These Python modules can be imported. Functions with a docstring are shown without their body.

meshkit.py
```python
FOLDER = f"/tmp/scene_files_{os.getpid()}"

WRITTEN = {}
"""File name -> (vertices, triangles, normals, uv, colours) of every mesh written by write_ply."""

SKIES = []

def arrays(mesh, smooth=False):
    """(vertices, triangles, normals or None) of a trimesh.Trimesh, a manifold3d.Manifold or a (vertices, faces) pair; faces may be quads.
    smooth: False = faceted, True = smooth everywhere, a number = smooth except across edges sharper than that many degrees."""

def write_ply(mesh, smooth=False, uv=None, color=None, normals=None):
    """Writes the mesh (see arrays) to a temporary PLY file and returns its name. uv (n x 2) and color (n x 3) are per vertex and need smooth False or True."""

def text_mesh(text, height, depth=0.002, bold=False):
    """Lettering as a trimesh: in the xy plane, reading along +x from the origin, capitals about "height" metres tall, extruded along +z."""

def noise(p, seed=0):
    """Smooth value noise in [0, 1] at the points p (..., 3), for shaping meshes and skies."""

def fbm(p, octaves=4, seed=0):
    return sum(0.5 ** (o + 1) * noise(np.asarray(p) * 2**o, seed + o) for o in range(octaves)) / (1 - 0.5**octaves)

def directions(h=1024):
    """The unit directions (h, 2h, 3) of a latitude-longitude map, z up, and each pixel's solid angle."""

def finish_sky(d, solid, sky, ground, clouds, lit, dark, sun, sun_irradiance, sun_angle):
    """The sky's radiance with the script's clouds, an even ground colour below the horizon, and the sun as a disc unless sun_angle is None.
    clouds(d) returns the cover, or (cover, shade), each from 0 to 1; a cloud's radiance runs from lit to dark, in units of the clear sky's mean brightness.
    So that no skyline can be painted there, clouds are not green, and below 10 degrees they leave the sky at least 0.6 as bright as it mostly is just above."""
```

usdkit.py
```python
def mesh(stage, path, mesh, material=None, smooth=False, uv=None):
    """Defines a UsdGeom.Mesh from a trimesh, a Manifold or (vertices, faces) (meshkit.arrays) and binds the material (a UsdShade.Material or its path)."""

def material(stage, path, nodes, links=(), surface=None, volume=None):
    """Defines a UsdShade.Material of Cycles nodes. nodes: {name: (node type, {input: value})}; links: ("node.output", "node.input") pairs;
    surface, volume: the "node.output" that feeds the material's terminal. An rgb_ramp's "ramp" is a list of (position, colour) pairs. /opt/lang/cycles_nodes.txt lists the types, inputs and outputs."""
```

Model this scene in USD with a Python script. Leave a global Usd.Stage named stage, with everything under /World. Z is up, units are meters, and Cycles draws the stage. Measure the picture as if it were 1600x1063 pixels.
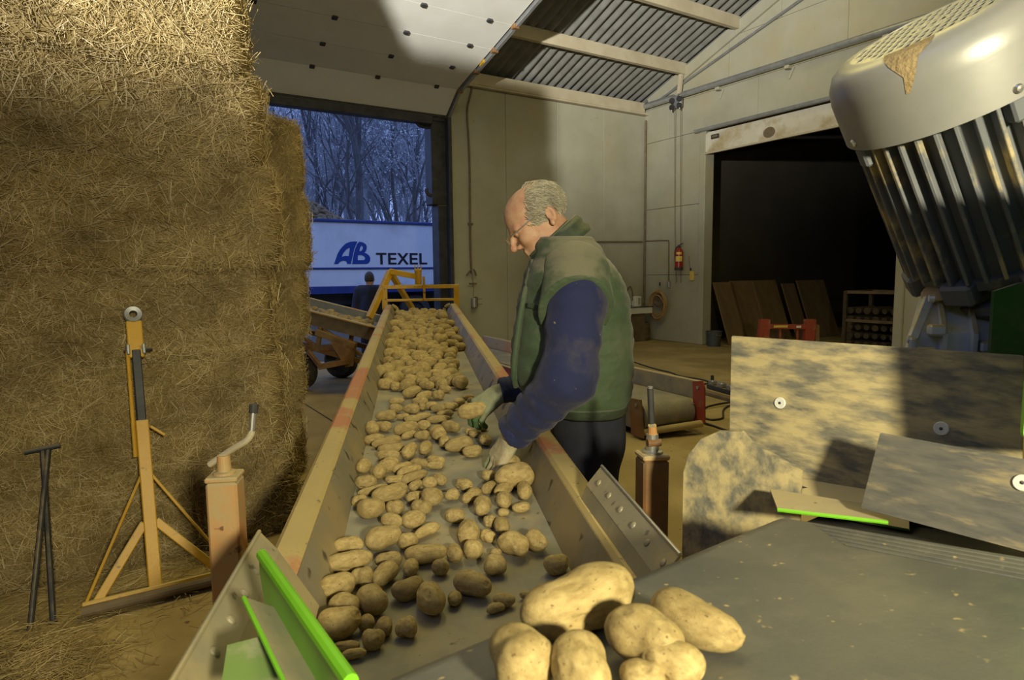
import math, random
import numpy as np
import trimesh, manifold3d, shapely
from shapely.geometry import Polygon, Point, box as sbox
from shapely import affinity
import usdkit, meshkit
from pxr import Usd, UsdGeom, UsdLux, UsdShade, Gf, Sdf, Vt

# ------------------------------------------------------------------ stage, camera, sky, lights, exposure
stage = Usd.Stage.CreateInMemory()
UsdGeom.SetStageUpAxis(stage, "Z")
UsdGeom.SetStageMetersPerUnit(stage, 1.0)
UsdGeom.Xform.Define(stage, "/World")
UsdGeom.Scope.Define(stage, "/World/Looks")

FOC, PITCH, ROLL, AZ, EYE = 1000.0, -0.1026, -0.0115, 1.0059, 1.35      # focal length in pixels of a 1600-wide picture
_r = np.array([1.0, 0, 0]); _f = np.array([0, math.cos(PITCH), math.sin(PITCH)]); _u = np.array([0, -math.sin(PITCH), math.cos(PITCH)])
_r, _u = math.cos(ROLL) * _r + math.sin(ROLL) * _u, math.cos(ROLL) * _u - math.sin(ROLL) * _r
EYEP = np.array([0, 0, EYE])

def mat4(o, x, y, z):
    return Gf.Matrix4d(*map(float, x), 0, *map(float, y), 0, *map(float, z), 0, *map(float, o), 1)

cam = UsdGeom.Camera.Define(stage, "/World/Camera")
cam.AddTransformOp().Set(mat4(EYEP, _r, _u, -_f))
cam.CreateHorizontalApertureAttr(36.0); cam.CreateVerticalApertureAttr(36.0 * 1063 / 1600)
cam.CreateFocalLengthAttr(36.0 * FOC / 1600)
cam.CreateFStopAttr(9.0); cam.CreateFocusDistanceAttr(2.9)
cam.CreateExposureAttr(0.0)
cam.CreateClippingRangeAttr(Gf.Vec2f(0.05, 1000))

dome = UsdLux.DomeLight.Define(stage, "/World/DuskSky")
dome.CreateColorAttr(Gf.Vec3f(0.24, 0.35, 0.74)); dome.CreateIntensityAttr(0.50)

def look_at(pos, target):
    z = np.asarray(pos, float) - np.asarray(target, float); z /= np.linalg.norm(z)
    x = np.cross([0, 0, 1.0], z); x /= np.linalg.norm(x)
    return mat4(pos, x, np.cross(z, x), z)

# floodlight on a mast to the left behind the camera, aimed up across the hall past the straw
def lamp(name, pos, aim, radius, color, intensity, cone, soft):
    l = UsdLux.SphereLight.Define(stage, "/World/" + name)
    l.AddTransformOp().Set(look_at(pos, aim)); l.CreateRadiusAttr(radius); l.CreateColorAttr(Gf.Vec3f(*color)); l.CreateIntensityAttr(intensity)
    sh = UsdLux.ShapingAPI.Apply(l.GetPrim()); sh.CreateShapingConeAngleAttr(cone); sh.CreateShapingConeSoftnessAttr(soft)
lamp("FloodLamp", (-2.6, -2.0, 2.5), (-0.1, 8.0, 7.8), 0.10, (1.0, 0.97, 0.86), 29000.0, 34.0, 1.0)
# photographer's lamp to the right behind the camera
lamp("FlashLamp", (0.80, -1.15, 1.78), (0.55, 1.1, 0.95), 0.10, (1.0, 0.90, 0.58), 1180.0, 50.0, 1.0)

# warm fluorescent fittings of the hall, above and behind the picture
for _i, (_p, _w, _s) in enumerate([((-0.3, 4.0, 5.4), (0.3, 2.4), 21.0), ((1.6, 4.8, 6.2), (0.3, 2.4), 27.0), ((3.4, 8.2, 6.0), (0.3, 2.0), 9.0), ((1.0, -2.5, 5.2), (0.3, 2.4), 3.0)]):
    _l = UsdLux.RectLight.Define(stage, f"/World/HallTube_{_i}")
    _l.AddTransformOp().Set(mat4(_p, (1, 0, 0), (0, 1, 0), (0, 0, 1)))
    _l.CreateWidthAttr(_w[0]); _l.CreateHeightAttr(_w[1]); _l.CreateColorAttr(Gf.Vec3f(1.0, 0.82, 0.22)); _l.CreateIntensityAttr(_s)

# ------------------------------------------------------------------ helpers
def ray(px, py): return _f + _r * ((px - 800) / FOC) - _u * ((py - 531.5) / FOC)
def atz(px, py, z): d = ray(px, py); return EYEP + d * (z - EYE) / d[2]
def aty(px, py, y): d = ray(px, py); return EYEP + d * y / d[1]
def onp(px, py, p, n): d = ray(px, py); return EYEP + d * (np.dot(np.asarray(p, float) - EYEP, n) / np.dot(d, n))
def V(*a): return np.array(a, float)
def nrm(v): v = np.asarray(v, float); return v / (np.linalg.norm(v) + 1e-12)
UP = V(0, 0, 1)

NAMES = {}
def numbered(parent, name):
    k = (parent, name); NAMES[k] = NAMES.get(k, -1) + 1
    return name if NAMES[k] == 0 else f"{name}_{NAMES[k]:03d}"

def custom(prim, label=None, cat=None, group=None, kind=None):
    for k, v in (("label", label), ("category", cat), ("group", group), ("kind", kind)):
        if v: prim.SetCustomDataByKey(k, v)

class Thing:
    def __init__(s, name, label, cat, group=None, kind=None, loc=(0, 0, 0), X=(1, 0, 0), Y=(0, 1, 0), Z=(0, 0, 1)):
        s.path = "/World/" + numbered("/World", name)
        x = UsdGeom.Xform.Define(stage, s.path); s.o = np.asarray(loc, float)
        s.R = np.stack([np.asarray(X, float), np.asarray(Y, float), np.asarray(Z, float)])
        x.AddTransformOp().Set(mat4(s.o, *s.R)); s.prim = x.GetPrim(); s.xf = x
        custom(s.prim, label, cat, group, kind)
    def part(s, name, mesh, mat, smooth=False, local=False, label=None, kind=None, parent=None, tone=None):
        v, f, n = meshkit.arrays(mesh, False)
        if not local: v = (v - s.o) @ np.linalg.inv(s.R)
        base = parent or s.path
        p = base + "/" + numbered(base, name)
        m = usdkit.mesh(stage, p, (v, f), mat, smooth=smooth)
        if tone is not None: UsdGeom.PrimvarsAPI(m).CreatePrimvar("tone", Sdf.ValueTypeNames.FloatArray, "vertex").Set(Vt.FloatArray.FromNumpy(np.asarray(tone, np.float32)))
        custom(m.GetPrim(), label, None, None, kind)
        return p

def single(name, mesh, mat, label, cat, group=None, kind=None, smooth=False):
    p = "/World/" + numbered("/World", name)
    m = usdkit.mesh(stage, p, mesh, mat, smooth=smooth)
    custom(m.GetPrim(), label, cat, group, kind)
    return m

def copy_of(src, name, label, cat, group, o, x, y, z):
    p = "/World/" + numbered("/World", name)
    xf = UsdGeom.Xform.Define(stage, p)
    xf.GetPrim().GetReferences().AddInternalReference(src)
    xf.ClearXformOpOrder(); xf.AddTransformOp(opSuffix="place").Set(mat4(o, x, y, z))
    xf.GetPrim().SetInstanceable(True)
    custom(xf.GetPrim(), label, cat, group)
    return xf

def cat_(ms):
    vs, fs, n = [], [], 0
    for m in ms:
        v, f, _ = meshkit.arrays(m, False); vs.append(v); fs.append(f + n); n += len(v)
    return trimesh.Trimesh(np.vstack(vs), np.vstack(fs), process=False)

def hull(pts): return trimesh.convex.convex_hull(np.asarray(pts, float))

def cbox(size, c=0.004, at=(0, 0, 0), X=(1, 0, 0), Y=(0, 1, 0), Z=(0, 0, 1)):
    """chamfered box centred on `at`"""
    h = np.asarray(size, float) / 2; c = min(c, h.min() * 0.6); P = []
    for sx in (-1, 1):
        for sy in (-1, 1):
            for sz in (-1, 1):
                P += [(sx * h[0], sy * (h[1] - c), sz * (h[2] - c)), (sx * (h[0] - c), sy * h[1], sz * (h[2] - c)), (sx * (h[0] - c), sy * (h[1] - c), sz * h[2])]
    P = np.array(P) @ np.stack([nrm(X), nrm(Y), nrm(Z)]) + np.asarray(at, float)
    return hull(P)

def bar(p, q, w, h, up=UP, c=0.004, ext=0):
    """rectangular beam from p to q: w across, h along up"""
    p, q = np.asarray(p, float), np.asarray(q, float); a = nrm(q - p)
    s = nrm(np.cross(a, up)); n = np.cross(s, a)
    return cbox((np.linalg.norm(q - p) + 2 * ext, w, h), c, (p + q) / 2, a, -s if False else np.cross(n, a), n)

def tube(pts, r, sides=8, cap=True):
    p = np.asarray(pts, float); n = len(p); r = np.broadcast_to(np.asarray(r, float), (n,))
    t = np.gradient(p, axis=0); t /= np.linalg.norm(t, axis=1, keepdims=True) + 1e-12
    ref = np.where(np.abs(t[:, 2:]) < 0.9, UP, V(1, 0, 0))
    if n > 2: ref = np.broadcast_to(ref[0], t.shape) if abs(t[:, :] @ ref[0]).max() < 0.98 else ref
    a = np.cross(t, ref); a /= np.linalg.norm(a, axis=1, keepdims=True) + 1e-12; b = np.cross(t, a)
    th = np.arange(sides) * 2 * np.pi / sides
    v = (p[:, None] + r[:, None, None] * (np.cos(th)[None, :, None] * a[:, None] + np.sin(th)[None, :, None] * b[:, None])).reshape(-1, 3)
    i, j = np.meshgrid(np.arange(n - 1), np.arange(sides), indexing="ij")
    A, B = i * sides + j, i * sides + (j + 1) % sides
    q = np.stack([A, A + sides, B + sides, B], -1).reshape(-1, 4)
    f = np.vstack([q[:, [0, 1, 2]], q[:, [0, 2, 3]]])
    if cap:
        k = len(v); v = np.vstack([v, p[0], p[-1]]); e = np.arange(sides); e2 = (e + 1) % sides
        f = np.vstack([f, np.stack([np.full(sides, k), e, e2], 1), np.stack([np.full(sides, k + 1), (n - 1) * sides + e2, (n - 1) * sides + e], 1)])
    return trimesh.Trimesh(v, f, process=False)

def rod(p, q, r, sides=12): return tube([p, q], r, sides)

def spline(pts, n=24):
    from scipy.interpolate import CubicSpline
    p = np.asarray(pts, float); s = np.r_[0, np.cumsum(np.linalg.norm(np.diff(p, axis=0), axis=1))]
    return CubicSpline(s, p)(np.linspace(0, s[-1], n))

def lathe(prof, o, ax, n=32):
    """profile [(radius, height)] turned about axis ax through o"""
    ax = nrm(ax); a = nrm(np.cross(ax, V(0.3, 0.9, 0.31))); b = np.cross(ax, a)
    th = np.arange(n) * 2 * np.pi / n; ring = np.cos(th)[:, None] * a + np.sin(th)[:, None] * b
    v = np.vstack([np.asarray(o) + ax * h + ring * max(r, 1e-5) for r, h in prof])
    m = len(prof); i, j = np.meshgrid(np.arange(m - 1), np.arange(n), indexing="ij")
    A, B = i * n + j, i * n + (j + 1) % n
    q = np.stack([A, B, B + n, A + n], -1).reshape(-1, 4)
    return trimesh.Trimesh(v, np.vstack([q[:, [0, 1, 2]], q[:, [0, 2, 3]]]), process=False)

def ext(poly, h):
    """shapely polygon extruded along +z by h"""
    polys = poly.geoms if hasattr(poly, "geoms") else [poly]; loops = []
    for p in polys:
        loops.append(np.array(p.exterior.coords)[:-1]); loops += [np.array(r.coords)[:-1] for r in p.interiors]
    cs = manifold3d.CrossSection([np.asarray(l, np.float32) for l in loops], manifold3d.FillRule.EvenOdd)
    m = cs.extrude(float(h)).to_mesh()
    return trimesh.Trimesh(m.vert_properties[:, :3], m.tri_verts, process=False)

def place(m, o, X, Y, Z):
    v, f, _ = meshkit.arrays(m, False)
    return trimesh.Trimesh(v @ np.stack([np.asarray(X, float), np.asarray(Y, float), np.asarray(Z, float)]) + np.asarray(o, float), f, process=False)

def slab(pts, th, n=None):
    """planar polygon of 3-D points given a thickness, centred"""
    p = np.asarray(pts, float); o = p.mean(0)
    x = nrm(p[1] - p[0])
    if n is None: n = nrm(sum(np.cross(p[i] - o, p[(i + 1) % len(p)] - o) for i in range(len(p))))
    y = nrm(np.cross(n, x)); x = np.cross(y, n)
    q = np.stack([(p - o) @ x, (p - o) @ y], 1)
    return place(ext(Polygon(q), th), o - n * th / 2, x, y, n)

def loft(rings, cap=True):
    """rings: list of (n,3) closed loops"""
    R = np.asarray(rings, float); m, n = R.shape[:2]; v = R.reshape(-1, 3)
    i, j = np.meshgrid(np.arange(m - 1), np.arange(n), indexing="ij")
    A, B = i * n + j, i * n + (j + 1) % n
    q = np.stack([A, B, B + n, A + n], -1).reshape(-1, 4); f = np.vstack([q[:, [0, 1, 2]], q[:, [0, 2, 3]]])
    if cap:
        k = len(v); v = np.vstack([v, R[0].mean(0), R[-1].mean(0)]); e = np.arange(n); e2 = (e + 1) % n
        f = np.vstack([f, np.stack([np.full(n, k), e2, e], 1), np.stack([np.full(n, k + 1), (m - 1) * n + e, (m - 1) * n + e2], 1)])
    return trimesh.Trimesh(v, f, process=False)

def grid_slab(o, X, Y, nx, ny, h):
    """height field h (ny+1, nx+1) over the parallelogram o, X, Y as a surface"""
    a, b = np.meshgrid(np.linspace(0, 1, nx + 1), np.linspace(0, 1, ny + 1))
    n = nrm(np.cross(X, Y))
    v = np.asarray(o, float) + a[..., None] * np.asarray(X, float) + b[..., None] * np.asarray(Y, float) + h[..., None] * n
    i, j = np.meshgrid(np.arange(ny), np.arange(nx), indexing="ij"); A = i * (nx + 1) + j
    q = np.stack([A, A + 1, A + nx + 2, A + nx + 1], -1).reshape(-1, 4)
    return trimesh.Trimesh(v.reshape(-1, 3), np.vstack([q[:, [0, 1, 2]], q[:, [0, 2, 3]]]), process=False)

# signed distance shapes and surface nets, for bodies, hands and clothes
def s_cone(P, a, b, ra, rb):
    a, b = np.asarray(a, np.float32), np.asarray(b, np.float32); ab = b - a
    t = np.clip(((P - a) @ ab) / (ab @ ab), 0, 1)
    return np.linalg.norm(P - a - t[..., None] * ab, axis=-1) - (ra + t * (rb - ra))
def s_ell(P, c, r, R=None):
    q = P - np.asarray(c, np.float32)
    if R is not None: q = q @ np.asarray(R, np.float32).T
    r = np.asarray(r, np.float32); k0 = np.linalg.norm(q / r, axis=-1); k1 = np.linalg.norm(q / r ** 2, axis=-1)
    return k0 * (k0 - 1) / (k1 + 1e-9)
def smin(a, b, k):
    h = np.clip(0.5 + 0.5 * (b - a) / k, 0, 1); return b + (a - b) * h - k * h * (1 - h)
def smax(a, b, k): return -smin(-a, -b, k)

def nets(fn, xs, ys, zs):
    """surface nets of fn < 0 on the rectilinear grid xs, ys, zs"""
    xs, ys, zs = (np.asarray(a, np.float32) for a in (xs, ys, zs))
    P = np.stack(np.meshgrid(xs, ys, zs, indexing="ij"), -1); D = fn(P); S = D < 0
    nx, ny, nz = D.shape; acc = np.zeros((nx - 1, ny - 1, nz - 1, 3), np.float32); cnt = np.zeros((nx - 1, ny - 1, nz - 1), np.float32)
    for ax in range(3):
        sl0 = [slice(None)] * 3; sl1 = [slice(None)] * 3; sl0[ax] = slice(0, -1); sl1[ax] = slice(1, None)
        d0, d1_ = D[tuple(sl0)], D[tuple(sl1)]; cr = S[tuple(sl0)] != S[tuple(sl1)]
        t = np.where(cr, d0 / np.where(cr, d0 - d1_, 1), 0)
        pt = P[tuple(sl0)] + t[..., None] * (P[tuple(sl1)] - P[tuple(sl0)])
        o1, o2 = [k for k in range(3) if k != ax]
        for u in (0, 1):
            for w in (0, 1):
                s = [slice(None)] * 3
                s[o1] = slice(u, D.shape[o1] - 1 + u); s[o2] = slice(w, D.shape[o2] - 1 + w)
                c = cr[tuple(s)]; acc += np.where(c[..., None], pt[tuple(s)], 0); cnt += c
    act = cnt > 0; idx = np.full(act.shape, -1, np.int64); idx[act] = np.arange(act.sum()); v = acc[act] / cnt[act][:, None]
    faces = []
    for ax in range(3):
        o1, o2 = [(1, 2), (2, 0), (0, 1)][ax]
        sl0 = [slice(1, -1)] * 3; sl1 = [slice(1, -1)] * 3; sl0[ax] = slice(0, -1); sl1[ax] = slice(1, None)
        s0, s1 = S[tuple(sl0)], S[tuple(sl1)]
        for flip in (False, True):
            c = np.argwhere((s0 & ~s1) if not flip else (~s0 & s1))
            if not len(c): continue
            base = c + 1; base[:, ax] -= 1
            def at(du, dw):
                b = base.copy(); b[:, o1] -= du; b[:, o2] -= dw
                return idx[b[:, 0], b[:, 1], b[:, 2]]
            q = np.stack([at(1, 1), at(0, 1), at(0, 0), at(1, 0)], 1)
            faces.append(q[:, ::-1] if flip else q)
    q = np.vstack(faces); q = q[(q >= 0).all(1)]
    return trimesh.Trimesh(v, np.vstack([q[:, [0, 1, 2]], q[:, [0, 2, 3]]]), process=False)

def lin(lo, hi, h): return np.arange(lo, hi + h, h)

# ------------------------------------------------------------------ materials
def M(name, c1, c2=None, scale=6.0, lo=0.35, hi=0.65, rough=0.7, metal=0.0, bump=0.0, bscale=60.0, detail=4.0, stretch=None, dust=None, dscale=4.0, dlo=0.45, dhi=0.6, updust=None, spots=None, sscale=40.0, sthr=0.62, random_tone=0.0, spec=0.5, sheen=0.0, rot=None, tone=None, transl=0.0):
    """Principled surface: two tones by noise, optional dust patches, dust that has settled on upward faces, spots, fine relief"""
    N = {"tc": ("texture_coordinate", {}), "p": ("principled_bsdf", {"roughness": rough, "metallic": metal, "specular_ior_level": spec, "sheen_weight": sheen})}; L = []
    src = "tc.object"
    if stretch is not None or rot is not None:
        N["mp"] = ("mapping", {"scale": stretch or (1, 1, 1), "rotation": rot or (0, 0, 0)}); L.append(("tc.object", "mp.vector")); src = "mp.vector"
    dims = {"dimensions": "4D"} if random_tone else {}
    if random_tone:
        N["oi"] = ("object_info", {}); N["rw"] = ("math", {"math_type": "multiply", "value2": 37.0}); L.append(("oi.random", "rw.value1"))
    def noise(n, sc, det=detail):
        N[n] = ("noise_texture", {"scale": sc, "detail": det, "roughness": 0.6, **dims}); L.append((src, n + ".vector"))
        if random_tone: L.append(("rw.value", n + ".w"))
    c2 = c2 if c2 is not None else tuple(0.75 * c for c in c1)
    noise("n1", scale); N["r1"] = ("rgb_ramp", {"ramp": [(lo, c1), (hi, c2)]}); L.append(("n1.fac", "r1.fac")); cur = "r1.color"
    def layer(n, fac, col):
        nonlocal cur
        N[n] = ("mix", {"color2": col}); L.append((cur, n + ".color1")); L.append((fac, n + ".fac")); cur = n + ".color"
    if tone is not None:
        N["at"] = ("attribute", {"attribute": "tone"}); N["tr"] = ("rgb_ramp", {"ramp": [(0.0, (0, 0, 0)), (1.0, (1, 1, 1))]}); L.append(("at.fac", "tr.fac")); layer("tl", "tr.color", tone)
    if dust:
        noise("n2", dscale, 6.0); N["r2"] = ("rgb_ramp", {"ramp": [(dlo, (0, 0, 0)), (dhi, (1, 1, 1))]}); L.append(("n2.fac", "r2.fac")); layer("dl", "r2.color", dust)
    if spots:
        noise("n3", sscale, 2.0); N["r3"] = ("rgb_ramp", {"ramp": [(sthr, (0, 0, 0)), (sthr + 0.06, (1, 1, 1))]}); L.append(("n3.fac", "r3.fac")); layer("sl", "r3.color", spots)
    if updust:
        N["ge"] = ("geometry", {}); N["sx"] = ("separate_xyz", {}); noise("n4", 14.0, 5.0)
        N["ad"] = ("math", {"math_type": "multiply_add", "value2": 0.7}); N["r4"] = ("rgb_ramp", {"ramp": [(0.75, (0, 0, 0)), (1.05 if False else 0.98, (1, 1, 1))]})
        L += [("ge.normal", "sx.vector"), ("n4.fac", "ad.value1"), ("sx.z", "ad.value3"), ("ad.value", "r4.fac")]; layer("ul", "r4.color", updust)
    if random_tone:
        N["hv"] = ("hsv", {"hue": 0.5, "saturation": 1.0}); N["rv"] = ("map_range", {"from_min": 0.0, "from_max": 1.0, "to_min": 1 - random_tone, "to_max": 1 + random_tone})
        L += [("oi.random", "rv.value"), ("rv.result", "hv.value"), (cur, "hv.color")]; cur = "hv.color"
    L.append((cur, "p.base_color"))
    if bump:
        noise("nb", bscale, 5.0); N["b"] = ("bump", {"strength": min(1.0, bump), "distance": 0.01 * max(1.0, bump)}); L += [("nb.fac", "b.height"), ("b.normal", "p.normal")]
    out = "p.BSDF"
    if transl:
        N["tb"] = ("translucent_bsdf", {}); N["mx"] = ("mix_closure", {"fac": transl}); L += [(cur, "tb.color"), ("p.BSDF", "mx.closure1"), ("tb.BSDF", "mx.closure2")]; out = "mx.closure"
    return usdkit.material(stage, "/World/Looks/" + name, N, L, surface=out)

DUST = (0.44, 0.36, 0.20)
m_floor = M("floor_concrete", (0.37, 0.275, 0.105), (0.275, 0.205, 0.08), 1.6, rough=0.85, bump=0.25, bscale=45, dust=(0.44, 0.33, 0.14), dscale=0.9, spots=(0.15, 0.11, 0.06), sscale=22, sthr=0.68)
m_joint = M("joint_dirt", (0.07, 0.055, 0.035), (0.1, 0.08, 0.05), 8, rough=0.95)
m_ground = M("yard_concrete", (0.42, 0.42, 0.40), (0.33, 0.33, 0.31), 1.2, rough=0.9, bump=0.2)
m_wall = M("painted_concrete", (0.41, 0.40, 0.315), (0.345, 0.335, 0.25), 1.3, rough=0.85, bump=0.12, bscale=35, dust=(0.40, 0.345, 0.20), dscale=0.7, dlo=0.5, dhi=0.75, spots=(0.33, 0.28, 0.19), sscale=9, sthr=0.72)
m_sheet = M("fibre_cement", (0.21, 0.21, 0.195), (0.16, 0.16, 0.145), 5, rough=0.9, bump=0.15)
m_purlin = M("purlin_wood", (0.52, 0.46, 0.33), (0.44, 0.38, 0.26), 3, rough=0.75, stretch=(1, 1, 1), bump=0.1)
m_doorpanel = M("white_door", (0.74, 0.74, 0.70), (0.68, 0.68, 0.63), 2.0, rough=0.5, bump=0.04, bscale=120)
m_dirtypanel = M("dirty_door", (0.66, 0.64, 0.55), (0.55, 0.50, 0.38), 1.5, rough=0.55, dust=(0.36, 0.27, 0.12), dscale=2.0, dlo=0.5, dhi=0.68)
m_galv = M("galvanised", (0.42, 0.43, 0.44), (0.33, 0.34, 0.35), 9, rough=0.42, metal=0.6, bump=0.05)
m_steel_dark = M("dark_steel", (0.06, 0.062, 0.07), (0.035, 0.035, 0.04), 7, rough=0.55, metal=0.3, bump=0.1, updust=(0.22, 0.18, 0.1))
m_black = M("black_rubber", (0.025, 0.025, 0.027), (0.04, 0.04, 0.04), 20, rough=0.6, bump=0.1)
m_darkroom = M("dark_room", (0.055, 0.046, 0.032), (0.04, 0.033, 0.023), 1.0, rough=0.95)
m_straw_core = M("straw_core", (0.16, 0.11, 0.035), (0.30, 0.22, 0.085), 30, rough=0.95, bump=1.0, bscale=70, stretch=(1, 1, 0.5), detail=6)
m_straw = M("straw", (0.27, 0.19, 0.07), (0.37, 0.27, 0.11), 9, rough=0.5, tone=(0.60, 0.48, 0.24), spec=0.5, dust=(0.17, 0.12, 0.045), dscale=4.5, dlo=0.42, dhi=0.72)
m_yellow = M("yellow_paint", (0.62, 0.36, 0.025), (0.54, 0.30, 0.02), 6, rough=0.45, bump=0.08, spots=(0.16, 0.10, 0.05), sscale=16, sthr=0.66, updust=(0.5, 0.38, 0.13))
m_orange = M("faded_orange_paint", (0.55, 0.26, 0.09), (0.50, 0.30, 0.13), 5, rough=0.6, bump=0.1, dust=(0.44, 0.33, 0.16), dscale=5, dlo=0.45, dhi=0.62, spots=(0.17, 0.09, 0.05), sscale=26, sthr=0.66, updust=DUST)
m_rustorange = M("rusty_orange", (0.25, 0.12, 0.035), (0.14, 0.07, 0.03), 5, rough=0.7, bump=0.15, dust=(0.22, 0.15, 0.07), dscale=4)
m_rail = M("rail_paint", (0.43, 0.335, 0.145), (0.48, 0.375, 0.16), 5, rough=0.6, bump=0.08, dust=(0.46, 0.20, 0.10), dscale=1.9, dlo=0.535, dhi=0.60, spots=(0.20, 0.16, 0.11), sscale=34, sthr=0.67)
m_trough = M("trough_steel", (0.27, 0.245, 0.18), (0.2, 0.175, 0.125), 6, rough=0.55, metal=0.2, bump=0.1, dust=(0.34, 0.27, 0.15), dscale=3, spots=(0.08, 0.065, 0.045), sscale=11, sthr=0.6)
m_belt = M("conveyor_belt", (0.27, 0.26, 0.21), (0.20, 0.19, 0.15), 7, rough=0.6, bump=0.06, dust=(0.36, 0.30, 0.18), dscale=4, dlo=0.48, dhi=0.68, spots=(0.15, 0.11, 0.06), sscale=26, sthr=0.68)
m_blackbelt = M("sorting_belt", (0.10, 0.102, 0.096), (0.14, 0.138, 0.12), 4, rough=0.42, bump=0.06, bscale=120, dust=(0.20, 0.19, 0.15), dscale=7, dlo=0.45, dhi=0.8, spots=(0.5, 0.39, 0.2), sscale=52, sthr=0.675)
m_board = M("dusty_sheet", (0.13, 0.13, 0.11), (0.24, 0.22, 0.155), 45, rough=0.7, bump=0.18, bscale=40, stretch=(.55, 1.8, 1), dust=(0.50, 0.41, 0.21), dscale=19, dlo=0.40, dhi=0.60, detail=7)
m_board2 = M("dark_sheet", (0.10, 0.10, 0.095), (0.17, 0.16, 0.13), 24, rough=0.65, bump=0.15, bscale=40, stretch=(.5, 2.4, 1), dust=(0.38, 0.31, 0.17), dscale=14, dlo=0.53, dhi=0.70, detail=7)
m_plate = M("dusty_steel_plate", (0.30, 0.275, 0.20), (0.38, 0.33, 0.21), 5, rough=0.55, metal=0.15, bump=0.08, dust=(0.42, 0.35, 0.2), dscale=5, spots=(0.16, 0.135, 0.1), sscale=30, sthr=0.68)
m_green = M("bright_green_paint", (0.20, 0.56, 0.025), (0.17, 0.50, 0.02), 5, rough=0.35, bump=0.03, spots=(0.34, 0.44, 0.16), sscale=30, sthr=0.70)
m_greengrey = M("dusty_green_paint", (0.13, 0.22, 0.05), (0.16, 0.20, 0.09), 7, rough=0.55, dust=(0.36, 0.33, 0.24), dscale=7)
m_darkgreen = M("dark_green_paint", (0.03, 0.12, 0.03), (0.025, 0.09, 0.025), 5, rough=0.5, dust=(0.12, 0.13, 0.06), dscale=6, updust=DUST)
m_silver = M("silver_enamel", (0.31, 0.315, 0.31), (0.35, 0.35, 0.34), 9, rough=0.40, metal=0.25, bump=0.02)
m_motor = M("motor_grey", (0.15, 0.16, 0.185), (0.12, 0.13, 0.15), 9, rough=0.6, metal=0.0, bump=0.05, dust=(0.36, 0.30, 0.17), dscale=8, dlo=0.60, dhi=0.74)
m_fin = M("motor_fin", (0.17, 0.18, 0.20), (0.14, 0.15, 0.17), 12, rough=0.6, metal=0.0, dust=(0.50, 0.41, 0.22), dscale=11, dlo=0.50, dhi=0.64)
m_lightcast = M("pale_casting", (0.60, 0.63, 0.69), (0.5, 0.53, 0.58), 12, rough=0.4, metal=0.15, updust=(0.42, 0.34, 0.17))
m_rustdust = M("caked_dust", (0.34, 0.25, 0.125), (0.42, 0.32, 0.17), 25, rough=0.95, bump=0.5, bscale=120)
m_potato = M("potato_skin", (0.40, 0.295, 0.115), (0.30, 0.215, 0.08), 5.0, rough=0.72, bump=0.35, bscale=26, dust=(0.50, 0.385, 0.165), dscale=2.6, dlo=0.42, dhi=0.66, spots=(0.16, 0.105, 0.04), sscale=8.5, sthr=0.635, random_tone=0.13)
m_potato_eye = M("potato_eye", (0.13, 0.085, 0.04), (0.18, 0.12, 0.06), 30, rough=0.9)
m_potato_far = M("potato_heap", (0.17, 0.125, 0.07), (0.24, 0.18, 0.1), 8, rough=0.9, bump=0.5)
m_red = M("red_paint", (0.36, 0.055, 0.025), (0.30, 0.06, 0.03), 7, rough=0.55, bump=0.08, dust=(0.34, 0.2, 0.1), dscale=6, dlo=0.55, dhi=0.7)
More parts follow.
